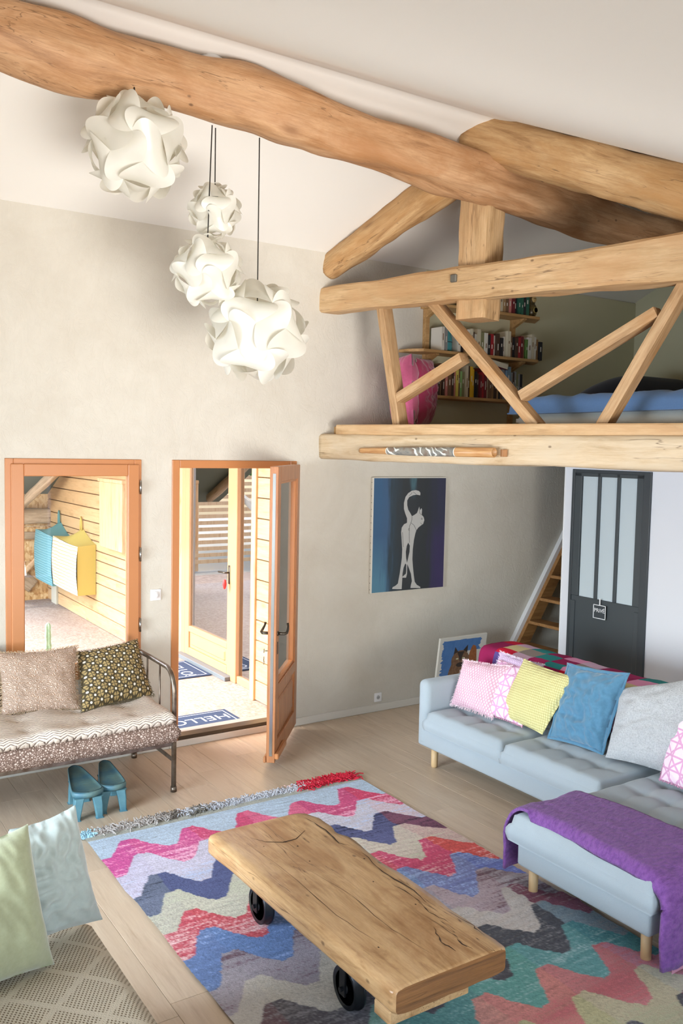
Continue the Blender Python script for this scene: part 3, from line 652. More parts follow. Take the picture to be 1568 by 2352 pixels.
# ------------------------------------------------------------------ painted tube on the beam
m, nt, b = mat0('painted_tube', .4); v = coords(nt); X_ = nd(nt, 'SeparateXYZ', _0=v).outputs[0]
w1 = ramp(nt, noise(nt, v, 14, 4), [(.35, '#7d6a5c'), (.5, '#8d8a80'), (.65, '#6e6f6c')])
vo = nd(nt, 'TexWave', {'wave_type': 'BANDS', 'bands_direction': 'DIAGONAL'}, Vector=v, Scale=11, Distortion=9, Detail=1)
lines = math_(nt, 'MULTIPLY', ramp(nt, vo.outputs[1], [(.80, 0.0), (.86, 1.0)]), ramp(nt, noise(nt, v, 5, 1), [(.48, 0.0), (.52, 1.0)]))
w2 = mix(nt, lines, w1, '#dfe3dc')
inside = math_(nt, 'MULTIPLY', math_(nt, 'GREATER_THAN', X_, .29), math_(nt, 'LESS_THAN', X_, .92))
edge = math_(nt, 'MULTIPLY', math_(nt, 'GREATER_THAN', X_, .283), math_(nt, 'LESS_THAN', X_, .927))
c = mix(nt, edge, ramp(nt, noise(nt, nd(nt, 'Mapping', _0=v, Scale=(1, 12, 12)).outputs[0], 5, 4), [(.3, '#a87443'), (.7, '#d3a873')]), '#e5e2d8'); c = mix(nt, inside, c, w2)
nt.links.new(c, b.inputs['Base Color']); M_didge = m
dg = thing('wooden_tube', tp(1.12, 2.255, -.04), 'long tapered wooden tube with grey painted middle section lying along the loft beam', 'instrument')
a, b2 = tp(.50, 2.287, -.030), tp(1.745, 2.292, -.045); X = (b2 - a).normalized(); Y = Vector((0, 0, 1)).cross(X); Z = X.cross(Y)
Wd = Matrix((X, Y, Z)).transposed().to_4x4(); Wd.translation = a; Ld = (b2 - a).length
profd = [(.020, 0), (.022, .02), (.0215, .06), (.0205, .07), (.0215, .08), (.027, .28), (.033, .5), (.034, .9), (.034, Ld), (.027, Ld), (.024, Ld - .05), (.0, Ld - .08)]
bb = Bag(); n = 28; V = []; Fc = []
for (r, x) in profd:
    for k in range(n): V.append((x, r * math.cos(2 * PI * k / n), r * math.sin(2 * PI * k / n)))
for i in range(len(profd) - 1):
    for k in range(n): Fc.append((i * n + k, (i + 1) * n + k, (i + 1) * n + (k + 1) % n, i * n + (k + 1) % n))
Fc.append(tuple(range(n)))
mk('tube_body', V, Fc, M_didge, dg, True, Wm=Wd)
pk = tp(1.80, 2.29, -.012); link('wall_bracket', rbox_mesh(.04, .03, .05, .003, M_post, 1, False), dg, Matrix.Translation(pk) @ Matrix.Rotation(-TA, 4, 'Z'))
# ------------------------------------------------------------------ smoke detector
sd_ = Vector((2.19, 4.80, 0)); sd_.z = EZ + (D - sd_.y) * (RZ - EZ) / (D - RY)
o = Bag().lathe([(0, 0), (.085, 0), (.085, -.03), (.07, -.045), (0, -.045)], (0, 0, 0), 30).out('smoke_detector', M_plastic, None, True, Wm=Matrix.Translation(sd_ + Vector((0, 0, .0))) @ Matrix.Rotation(-math.atan((RZ - EZ) / (D - RY)), 4, 'X'))
tag(o, 'round white smoke detector on the ceiling just above the ridge log', 'detector')
#@@PART5
# ------------------------------------------------------------------ rug
RX0, RX1, RY0, RY1 = 1.52, 3.44, 1.55, 4.965
nx, ny = 257, 456
xs = np.linspace(0, RX1 - RX0, nx); ys = np.linspace(0, RY1 - RY0, ny)
GX_, GY_ = np.meshgrid(xs, ys)
zk = [0.0, .06, .17, .25, .30, .375]; zv = [1.0, .96, .12, .10, .55, 1.0]
rs = np.random.RandomState(11)
per = .375
def jitter(a, s, seed):
    r = np.random.RandomState(seed); n = 64; t = r.randn(n, n)
    ix = (a[0] * s) % (n - 1); iy = (a[1] * s) % (n - 1); i0 = ix.astype(int); j0 = iy.astype(int); fx = ix - i0; fy = iy - j0
    return t[j0, i0] * (1 - fx) * (1 - fy) + t[j0, i0 + 1] * fx * (1 - fy) + t[j0 + 1, i0] * (1 - fx) * fy + t[j0 + 1, i0 + 1] * fx * fy
Xw = GX_ + .004 * jitter((GX_, GY_), 40, 1) + .02 * jitter((GX_, GY_ + 3), 3.2, 5)
Yw = GY_ + .003 * jitter((GX_ + 1, GY_), 40, 2) + .022 * jitter((GX_ + 7, GY_), 3.0, 6)
zz_ = np.interp(Xw % per, zk, zv)
Yb = Yw - .215 * zz_
bounds = [.12, .335, .575, .79, 1.015, 1.235, 1.455, 1.675, 1.885, 2.10, 2.31, 2.52, 2.74, 2.96, 3.2]
band = np.searchsorted(bounds, Yb); seg = np.clip(((Xw + .17) / per).astype(int), 0, 5)
PAL = [['#b4c9dc'] * 6,
       ['#cf3f93', '#d4458f', '#d23a70', '#dc5c86', '#cc3a76', '#d4295f'],
       ['#c9c4da', '#cdc9dc', '#c8cbe0', '#cfcfdc', '#cdc9d4', '#d8c4cc'],
       ['#5e6b86', '#3b4a80', '#4a5578', '#3c4c80', '#4f568a', '#7d3d5c'],
       ['#c7c5b4', '#cfcdb9', '#cbcabe', '#cfcbc2', '#d3c5b6', '#d0b2aa'],
       ['#cf4256', '#d0404d', '#c83b52', '#cf4660', '#cf3a6a', '#d6473f'],
       ['#5d7fb8', '#5b82bd', '#6a8cc4', '#6f90c9', '#7481bc', '#6377c4'],
       ['#a8a3ae', '#a59fac', '#aab0c6', '#a8a2ae', '#b8a7ae', '#b3adb4'],
       ['#cac6bd', '#cdc9bd', '#c8c4ba', '#c9c2ba', '#c9c2bb', '#7d3a52'],
       ['#6a4a50', '#4c474d', '#3d3b43', '#36373e', '#3a3f48', '#7c93a0'],
       ['#c2bba8', '#7fae9a', '#4c8f8a', '#5ba49a', '#5a9fa0', '#3f8f96'],
       ['#b9a48e', '#b7a890', '#cf8e80', '#d3857c', '#cc7f80', '#c98aa0'],
       ['#6b5a62', '#57606a', '#b8b98f', '#bdb888', '#c2b896', '#c0bda6'],
       ['#a8a394', '#9fb08e', '#a5b48a', '#4a484c', '#3e3d42', '#6d2d42'],
       ['#8e6a72', '#c98a80', '#c9b0a4', '#c0b0a8', '#c4a0ac', '#b04a66'],
       ['#b0a898'] * 6]
P = np.array([[rgb(c, True)[:3] for c in row] for row in PAL])
col = P[band, seg]; col = col * .86 + .14 * np.array(rgb('#b9b7bb')[:3])
# yarn changes inside a band: a second colour worked in along the weft
PAL2 = {1: '#e9b9cf', 3: '#20242e', 5: '#e0c9c9', 6: '#9fb4d6', 7: '#5a3b46', 9: '#8c8a8c', 11: '#b86a70', 13: '#88868a', 2: '#aebdd8', 4: '#b9bda8', 8: '#aaa8a4', 10: '#9fb9ba', 12: '#a4a68a'}
strk = jitter((GX_ * 3.5, GY_ * 60), 1.6, 21) + .8 * jitter((GX_ * 9, GY_ * 120), 1.3, 22)
rnd = rs.randn(ny, nx)
for bi, c2 in PAL2.items():
    mk_ = band == bi; big = jitter((GX_ + bi * 3, GY_ * 3), 2.2, 30 + bi)
    w = np.clip((.32 * strk + .28 * rnd + .55 * big - .15), 0, .85)[..., None]
    col = np.where(mk_[..., None], col * (1 - w) + np.array(rgb(c2)[:3]) * w, col)
hem = (GY_ < .055) & (np.abs(rnd) < 9); col[hem] = np.array(rgb('#a9aba2')[:3])
col = np.clip(col * 1.10 * (1 + .10 * rnd[..., None] + .06 * strk[..., None]), 0, 1)
wr = .0035 * np.sin(GY_ * 70 + 3 * jitter((GX_, GY_), 3, 40)) * np.clip(jitter((GX_, GY_), 1.6, 41), 0, 1.2) + .006 * np.clip(jitter((GX_, GY_), 5, 42), 0, 2) * np.exp(-((GX_ - 1.75) / .25) ** 2 - ((GY_ - 1.9) / .5) ** 2) * 3
zt = .009 + np.abs(wr)
edge = .004 * jitter((GX_ * 0 + 3, GY_), 7, 50) * ((GX_ < .02) | (GX_ > RX1 - RX0 - .02))
V = np.stack([RX0 + GX_ + edge, RY1 - GY_, zt], -1).reshape(-1, 3)
ix = np.arange(nx * ny).reshape(ny, nx)
Q = np.stack([ix[:-1, :-1], ix[1:, :-1], ix[1:, 1:], ix[:-1, 1:]], -1).reshape(-1, 4)
rug = thing('rug', ((RX0 + RX1) / 2, (RY0 + RY1) / 2, 0), 'large woven rag rug with pink, red, blue and grey zigzags under the coffee table', 'rug')
m, nt, b = mat0('rug_wool', .95, spec=.1)
va = nd(nt, 'VertexColor', {'layer_name': 'Col'}); v = coords(nt)
n1 = noise(nt, nd(nt, 'Mapping', _0=v, Scale=(120, 420, 100)).outputs[0], 1.0, 3, .7); n2 = noise(nt, v, 90, 3)
hs = nd(nt, 'HueSaturation', Color=va.outputs[0], Value=math_(nt, 'ADD', math_(nt, 'MULTIPLY', n1, .9), .58)); nt.links.new(hs.outputs[0], b.inputs['Base Color'])
bump(nt, b, math_(nt, 'ADD', n1, n2), .7, .006)
me = bpy.data.meshes.new('rug_weave'); me.from_pydata(V.tolist(), [], Q.tolist()); me.materials.append(m)
ca_ = me.color_attributes.new('Col', 'FLOAT_COLOR', 'POINT'); ca_.data.foreach_set('color', np.concatenate([col.reshape(-1, 3), np.ones((nx * ny, 1))], 1).astype('f').ravel())
me.polygons.foreach_set('use_smooth', [True] * len(me.polygons)); link('rug_weave', me, rug)
rb('rug_backing', RX0 + .01, RX1 - .01, RY0 + .01, RY1 - .01, .0005, .006, plain('backing', '#9a9690', .9), rug, 0)
rr = random.Random(9)
def fringe(name, x0, x1, color, cnt, ln, thick=.0035, label=None):
    bb = Bag()
    for k in range(cnt):
        x = x0 + (x1 - x0) * rr.random(); y = RY1 - .004; a = rr.gauss(0, .6); L = ln * (.5 + rr.random() * .8); pts = []; z = .006
        for q in range(6):
            pts.append((x, y, max(z, .003))); x += L / 5 * math.sin(a); y += L / 5 * math.cos(a); z = .004 + rr.random() * .028; a += rr.gauss(0, .55)
        bb.tube(pts, thick, 4, False)
    bb.out(name, plain(name + color, color, .9), rug, kind='stuff', label=label)
fringe('fringe', RX0 - .01, RX0 + .06, '#9cc4d4', 60, .07, label='light blue fringe tuft')
fringe('fringe', RX0 + .05, RX0 + .55, '#b3aca6', 420, .085, .003, label='beige fringe')
fringe('fringe', RX0 + .46, RX0 + .62, '#6f675f', 150, .08, .003, label='dark grey fringe')
fringe('fringe', RX0 + .68, RX0 + .80, '#6f6a5f', 120, .075, .003, label='dark grey fringe')
fringe('fringe', RX0 + .60, RX0 + 1.5, '#bdbec4', 560, .075, .003, label='pale grey fringe')
fringe('fringe', RX0 + 1.42, RX0 + 1.62, '#e8b9b0', 60, .09, .003, label='pink fringe')
fringe('fringe', RX0 + 1.50, RX0 + 1.88, '#c81f38', 620, .095, .004, label='red fringe')
# ------------------------------------------------------------------ coffee table
ct = thing('coffee_table', (2.07, 3.1, 0), 'low coffee table made of a thick polished wooden slab on iron wheels', 'table')
SX0, SX1, SY0, SY1, SZ0, SZ1 = 1.795, 2.36, 2.37, 3.86, .30, .40
bb = Bag(); nl, nr = 90, 48; V = []; Fc = []
for i in range(nl + 1):
    t = i / nl; y = SY0 + (SY1 - SY0) * t
    xl = SX0 + .022 - .03 * t + .006 * nz((y, 0, 0), 3, 1)
    xr = SX1 + .012 + .018 * nz((y, 3, 0), 3.2, 2) + .008 * nz((y, 7, 0), 11, 5) - .05 * max(0, t - .93) / .07 - .022 * math.exp(-((t - .80) / .035) ** 2)
    cxm, hw = (xl + xr) / 2, (xr - xl) / 2; ends = min(1, min(t, 1 - t) / .014); e = 1 - .012 * (1 - math.sqrt(1 - (1 - ends) ** 2)) / hw
    for j in range(nr):
        a = 2 * PI * (j + .5) / nr; c, s = math.cos(a), math.sin(a); ex = 9
        r = (abs(c) ** ex + abs(s) ** ex) ** (-1 / ex)
        zz = (SZ0 + SZ1) / 2 + s * r * (SZ1 - SZ0) / 2 * (e if s > 0 else 1)
        if s < -.5: zz += .004 * nz((y, c, 1), 6, 9)
        V.append((cxm + c * r * hw * e + (.006 * nz((y * 3, zz * 8, 2), 3, 3) if c > .8 else 0), y, zz - .0015 * (nz((c * 3, y * 2, 0), 2, 4) > .3)))
for i in range(nl):
    for j in range(nr): Fc.append((i * nr + j, (i + 1) * nr + j, (i + 1) * nr + (j + 1) % nr, i * nr + (j + 1) % nr))
Fc.append(tuple(range(nr))); Fc.append(tuple(nl * nr + j for j in range(nr))[::-1])
slab = mk('slab', V, Fc, M_slab, ct, True, Wm=Matrix.Translation((0, 0, 0)))
slab.data.materials.append(wood('slab_end_grain', '#8f6238', '#7a5230', '#50331c', 0, 1.0, None, 0, .4, .3, 0, 14, .8))
for p_ in slab.data.polygons:
    if abs(p_.normal.y) > .75: p_.material_index = 1; p_.use_smooth = False
M_spalt = plain('spalting_dark', '#3d291a', .8); rq = random.Random(6)
def spalt(name, pts, wd):
    V = []; P_ = []
    for a_, b2_ in zip(pts[:-1], pts[1:]):
        for k in range(5): t_ = k / 5; P_.append((a_[0] + (b2_[0] - a_[0]) * t_ + rq.gauss(0, .0022), a_[1] + (b2_[1] - a_[1]) * t_ + rq.gauss(0, .003)))
    for i, (x_, y_) in enumerate(P_): ww = wd * (.25 + rq.random()) * math.sin(PI * (i + .5) / len(P_)) ; V += [(x_ - ww, y_, .4010), (x_ + ww, y_ + .001, .4010)]
    mk(name, V, [(2 * i, 2 * i + 1, 2 * i + 3, 2 * i + 2) for i in range(len(P_) - 1)], M_spalt, ct)
for pts, wd in (([(2.335, 3.35), (2.30, 3.1), (2.315, 2.9), (2.29, 2.75)], .0035), ([(2.30, 3.78), (2.31, 3.6), (2.285, 3.45), (2.33, 3.38)], .004), ([(2.27, 3.0), (2.285, 2.85), (2.26, 2.72), (2.285, 2.6)], .003),
                ([(2.20, 2.62), (2.16, 2.52), (2.17, 2.43)], .004), ([(2.24, 2.55), (2.22, 2.47), (2.235, 2.40)], .0035), ([(1.90, 3.75), (1.93, 3.3), (1.92, 2.9), (1.96, 2.55)], .0014), ([(2.02, 3.3), (2.06, 3.0), (2.05, 2.7), (2.08, 2.42)], .0013), ([(2.33, 2.70), (2.345, 2.55), (2.33, 2.45)], .003)):
    spalt('dark_grain_line', pts, wd)
for x_, y_, r_ in ((2.10, 3.52, .006), (2.07, 3.36, .005), (2.21, 3.05, .005), (1.93, 2.62, .005), (1.96, 3.60, .004), (2.30, 3.25, .006), (2.25, 2.80, .005)):
    mk('worm_hole', [(x_ + r_ * math.cos(a) * .7, y_ + r_ * math.sin(a), .4011) for a in np.linspace(0, 2 * PI, 9)[:-1]], [tuple(range(8))], M_spalt, ct)
# the long crack near the far end and a knot
crk = [fl(575, 1925, .4), fl(610, 1934, .4), fl(650, 1935, .4), fl(680, 1927, .4), fl(700, 1908, .4)]
V = []; 
for i, p in enumerate(crk):
    wdt = .0028 * math.sin(PI * (i + .4) / 4.8) + .0005; V += [(p.x, p.y - wdt, .4012), (p.x, p.y + wdt, .4012)]
mk('crack', V, [(2 * i, 2 * i + 2, 2 * i + 3, 2 * i + 1) for i in range(4)], plain('crack_dark', '#2a180c', .9), ct)
rb('cross_bearer', SX0 + .03, SX1 - .16, 2.40, 2.50, .245, .302, M_slab, ct, .006); rb('cross_bearer', SX0 + .10, SX1 - .06, 3.55, 3.67, .245, .302, M_slab, ct, .006)
rb('cross_bearer', SX0 + .10, SX1 - .06, 2.80, 2.92, .245, .302, M_slab, ct, .006)
def wheel(x, y):
    R = .088; bb = Bag()
    bb.lathe([(R - .02, -.02), (R, -.02), (R, .014), (R + .008, .014), (R + .008, .022), (R - .02, .022), (R - .02, -.02)], (x, y, R + .018), 32, 'X')
    bb.lathe([(.0, -.026), (.024, -.026), (.024, .026), (0, .026)], (x, y, R + .018), 18, 'X')
    for k in range(5):
        a = 2 * PI * k / 5; d = Vector((0, math.cos(a), math.sin(a))); c = Vector((x, y, R + .018))
        bb.tube([c + d * .02, c + d * (R - .012)], .009, 8)
    bb.out('wheel', M_black, ct, True)
    g = Bag().box(x - .034, x - .026, y - .02, y + .02, R - .01, .25).box(x + .026, x + .034, y - .02, y + .02, R - .01, .25).box(x - .034, x + .034, y - .05, y + .05, .238, .246)
    g.tube([(x - .045, y, R + .018), (x + .045, y, R + .018)], .010, 10).out('fork', M_black, ct)
for wy_ in (2.86, 3.62):
    wheel(1.96, wy_); wheel(2.24, wy_)
    Bag().tube([(1.94, wy_, .106), (2.26, wy_, .106)], .008, 10).out('axle', M_black, ct, True)
# ------------------------------------------------------------------ sofa
M_sofa = fabric('grey_blue_upholstery', '#aab4b9', '#99a4aa', 420, .92, .4, .15, .04)
M_leg = plain('sofa_leg_wood', '#c9a97c', .45, nscale=6, namt=.06)
sf = thing('corner_sofa', (4.1, 3.7, 0), 'light grey blue corner sofa with tufted seats and round wooden legs', 'sofa')
def tuft(name, x0, x1, y0, y1, z0, z1, nxs, nys, m, parent, cell=None, rad=.05, puff=.016, dep=.040, n=None):
    """cushion with buttoned top: nxs x nys tuft points"""
    lx, ly, h = x1 - x0, y1 - y0, z1 - z0; nu, nv = max(24, int(lx / .018)), max(24, int(ly / .018)); bb = Bag()
    bx = [x0 + lx * (i + 1) / (nxs + 1) for i in range(nxs)]; by = [y0 + ly * (j + 1) / (nys + 1) for j in range(nys)]
    def top(u, v):
        x, y = x0 + lx * u, y0 + ly * v; e = min(u * lx, (1 - u) * lx, v * ly, (1 - v) * ly)
        ro = max(0, 1 - e / rad); z = z1 - (1 - math.sqrt(max(0, 1 - ro * ro))) * h * .42
        z += .014 * (1 - (2 * u - 1) ** 2) * (1 - (2 * v - 1) ** 2)
        for a in bx: z -= dep * .34 * math.exp(-abs(x - a) / .022) * min(1, e / .10)
        for c in by: z -= dep * .34 * math.exp(-abs(y - c) / .022) * min(1, e / .10)
        for a in bx:
            for c in by: z -= dep * math.exp(-math.hypot(x - a, y - c) / .042)
        z += .002 * nz((x, y, 1), 9, 3)
        ins = 1 - .0 * ro
        return (x, y, z)
    bb.grid(top, nu, nv)
    ring = [(u / 1.0, 0) for u in np.linspace(0, 1, nu)] + [(1, v) for v in np.linspace(0, 1, nv)[1:]] + [(u, 1) for u in np.linspace(1, 0, nu)[1:]] + [(0, v) for v in np.linspace(1, 0, nv)[1:-1]]
    N_ = len(ring); V = []; cxm, cym = (x0 + x1) / 2, (y0 + y1) / 2
    for k, f in enumerate((0, .25, .55, .85, 1)):
        for (u, v) in ring:
            x, y, zt = top(u, v); g = .014 * math.sin(PI * (.15 + .8 * f)) ; ox = g * (1 if u > .98 else -1 if u < .02 else 0); oy = g * (1 if v > .98 else -1 if v < .02 else 0)
            V.append((x + ox * (k > 0), y + oy * (k > 0), zt + (z0 - zt) * f))
    Fc = [(k * N_ + i, (k + 1) * N_ + i, (k + 1) * N_ + (i + 1) % N_, k * N_ + (i + 1) % N_) for k in range(4) for i in range(N_)]
    Fc.append(tuple(4 * N_ + i for i in range(N_))); bb.add(V, Fc)
    return bb.out(name, m, parent, True)
rb('base_frame', 3.985, 4.88, 3.30, 4.99, .145, .285, M_sofa, sf, .02, 3)
rb('chaise_base', 3.255, 4.88, 2.395, 3.225, .145, .275, M_sofa, sf, .02, 3)
tuft('seat_cushion', 3.955, 4.70, 4.095, 4.875, .285, .425, 2, 3, M_sofa, sf)
tuft('seat_cushion', 3.955, 4.70, 3.285, 4.085, .285, .425, 2, 3, M_sofa, sf)
tuft('chaise_cushion', 3.225, 4.70, 2.37, 3.255, .275, .425, 6, 4, M_sofa, sf)
rb('arm', 3.98, 4.90, 4.885, 5.0, .15, .632, M_sofa, sf, .045, 4)
rb('arm', 3.98, 4.90, 2.22, 2.335, .15, .60, M_sofa, sf, .045, 4) if False else None
rb('backrest', 4.72, 4.92, 2.37, 5.0, .15, .775, M_sofa, sf, .07, 4)
for k, (y0, y1) in enumerate(((2.42, 3.26), (3.28, 4.08), (4.10, 4.87))): rb('back_cushion', 4.60, 4.76, y0, y1, .43, .78, M_sofa, sf, .06, 4)
for lx, ly in ((4.045, 4.86), (4.84, 4.9), (3.32, 3.16), (3.32, 2.455), (4.84, 2.46), (4.0, 3.30)):
    Bag().lathe([(.019, 0), (.024, .01), (.026, .148), (0, .148)], (lx, ly, 0), 20).out('leg', M_leg, sf, True)
# throws
def throw_surface(name, pathfn, nu, nv, m, parent, th=.012, seed=0, amp=.004, fr=30):
    """pathfn(u,v)->(pos, normal)"""
    V = []; 
    for side in (1, 0):
        for j in range(nv):
            for i in range(nu):
                p, nn = pathfn(i / (nu - 1), j / (nv - 1)); p = Vector(p); nn = Vector(nn)
                q = amp * nz(p, fr, seed) if side else 0
                V.append(p + nn * (th * side + q + .002))
    Fc = []; o = nu * nv
    for j in range(nv - 1):
        for i in range(nu - 1):
            a = j * nu + i; Fc.append((a, a + 1, a + nu + 1, a + nu)); Fc.append((o + a, o + a + nu, o + a + nu + 1, o + a + 1))
    for i in range(nu - 1): Fc.append((i, o + i, o + i + 1, i + 1)); a = (nv - 1) * nu + i; Fc.append((a, a + 1, o + a + 1, o + a))
    for j in range(nv - 1): a = j * nu; Fc.append((a, a + nu, o + a + nu, o + a)); a = j * nu + nu - 1; Fc.append((a, o + a, o + a + nu, a + nu))
    return mk(name, V, Fc, m, parent, True, centre=False)
def polypath(pts, t):
    """rounded polyline in a 2D plane -> point and left normal"""
    pts = [Vector(p) for p in pts]; L = [0]
    for a, b2 in zip(pts[:-1], pts[1:]): L.append(L[-1] + (b2 - a).length)
    def at(s):
        s = max(0, min(L[-1], s))
        for i in range(len(L) - 1):
            if s <= L[i + 1] + 1e-9: return pts[i].lerp(pts[i + 1], (s - L[i]) / max(1e-9, L[i + 1] - L[i]))
        return pts[-1]
    s = t * L[-1]; r = .03; q = [at(s + k * r / 2) for k in (-2, -1, 0, 1, 2)]
    if s < r or s > L[-1] - r: p = at(s)
    else: p = (q[0] + q[1] * 2 + q[2] * 3 + q[3] * 2 + q[4]) / 9
    d = (at(s + .01) - at(s - .01)).normalized(); return p, Vector((-d.y, d.x))
m, nt, b = mat0('purple_quilt', .85, spec=.2); v = coords(nt)
g = noise(nt, nd(nt, 'Mapping', _0=v, Scale=(26, 60, 40)).outputs[0], 1.0, 3, .6); g2 = noise(nt, v, 300, 2)
nt.links.new(ramp(nt, g, [(.3, '#6a3f80'), (.6, '#84559a')]), b.inputs['Base Color']); bump(nt, b, math_(nt, 'ADD', g, math_(nt, 'MULTIPLY', g2, .2)), 1.0, .012); b.inputs['Sheen Weight'].default_value = .15
M_purple = m
pq = [(3.285, .10), (3.30, .30), (3.26, .405), (3.20, .448), (3.1, .45), (2.8, .457), (2.5, .45), (2.42, .44), (2.34, .40), (2.325, .25), (2.32, .045)]
def qf(u, v):
    # u runs over the chaise along y (from the far side down over the near side), v across the throw along x
    p, nn = polypath(pq, u); x = 3.285 + .47 * v + .04 * math.sin(u * 2.2) + (.03 * nz((u * 4, v, 0), 1.5, 4))
    zt = p.y; 
    if v < .12 and .3 < u < .8: zt -= (.12 - v) * .30 * 0
    return (x, p.x, zt), (0, -nn.x if False else nn.x * -1, abs(nn.y)) if False else ((x, p.x, zt), (0, nn.x * -1 * -1, nn.y))
def qf2(u, v):
    p, nn = polypath([(-a, z) for a, z in pq], u)      # walk towards -y: use s=-y so the left normal points outwards
    x0_ = 3.245 + .03 * nz((u * 5, 0, 0), 1.5, 4) - .06 * max(0, u - .75) * 4 * .35
    wv = .40 + .10 * min(1, u * 1.6)
    x = x0_ + wv * v
    edge = max(0, 1 - v / .10); z = p.y - .045 * edge ** 2 * (1 if .28 < u < .82 else 0)
    if u < .3: y_ = -p.x + .012 * math.sin(v * 8)
    else: y_ = -p.x - (.012 * math.sin(v * 9) if u > .8 else 0)
    return (x, y_, z), (0, -nn.x, nn.y)
pt_ = throw_surface('purple_blanket', qf2, 60, 40, M_purple, None, .016, 3, .004, 22)
tag(pt_, 'purple quilted blanket draped over the end of the sofa chaise', 'blanket')
pe = Bag().grid(lambda u, v: (3.285 + .44 * u, 2.292 + .004 * math.sin(u * 9), .028 + .022 * v), 20, 3)
o_ = pe.out('hem_strip', plain('pink_hem', '#c98a9c', .85), None, True); place(o_, WM[o_.name], pt_)
# patchwork blanket over the backrest
m, nt, b = mat0('patchwork_knit', .9, spec=.1); v = coords(nt)
vm = nd(nt, 'Mapping', _0=v, Scale=(7.5, 6.2, 7.5)).outputs[0]
wn = nd(nt, 'TexWhiteNoise', _0=nd(nt, 'VectorMath', {'operation': 'FLOOR'}, _0=vm).outputs[0]).outputs[0]
nt.links.new(ramp(nt, wn, [(0, '#8f2350'), (.14, '#c7a5b8'), (.24, '#2e7f7d'), (.36, '#8d8078'), (.5, '#c21f38'), (.62, '#5c4a86'), (.72, '#a02a5a'), (.84, '#d88fb0'), (.93, '#c9b98a')], 'CONSTANT'), b.inputs['Base Color'])
bump(nt, b, noise(nt, v, 250, 2), .5, .005)
ppath = [(-4.985, .48), (-4.965, .74), (-4.93, .80), (-4.82, .808), (-4.70, .806), (-4.60, .80), (-4.575, .72), (-4.57, .50)]
def pf_(u, v):
    p, nn = polypath([(-a, z) for a, z in ppath][::-1], u); y = 3.28 + 1.70 * v + .015 * math.sin(u * 6)
    return (p.x, y, p.y + .012 * nz((u * 3, v * 9, 0), 1, 3)), (nn.x, 0, nn.y)
pb_ = throw_surface('patchwork_blanket', pf_, 40, 60, m, None, .012, 8, .003, 25)
tag(pb_, 'multicoloured patchwork knitted blanket over the backrest of the grey sofa', 'blanket')
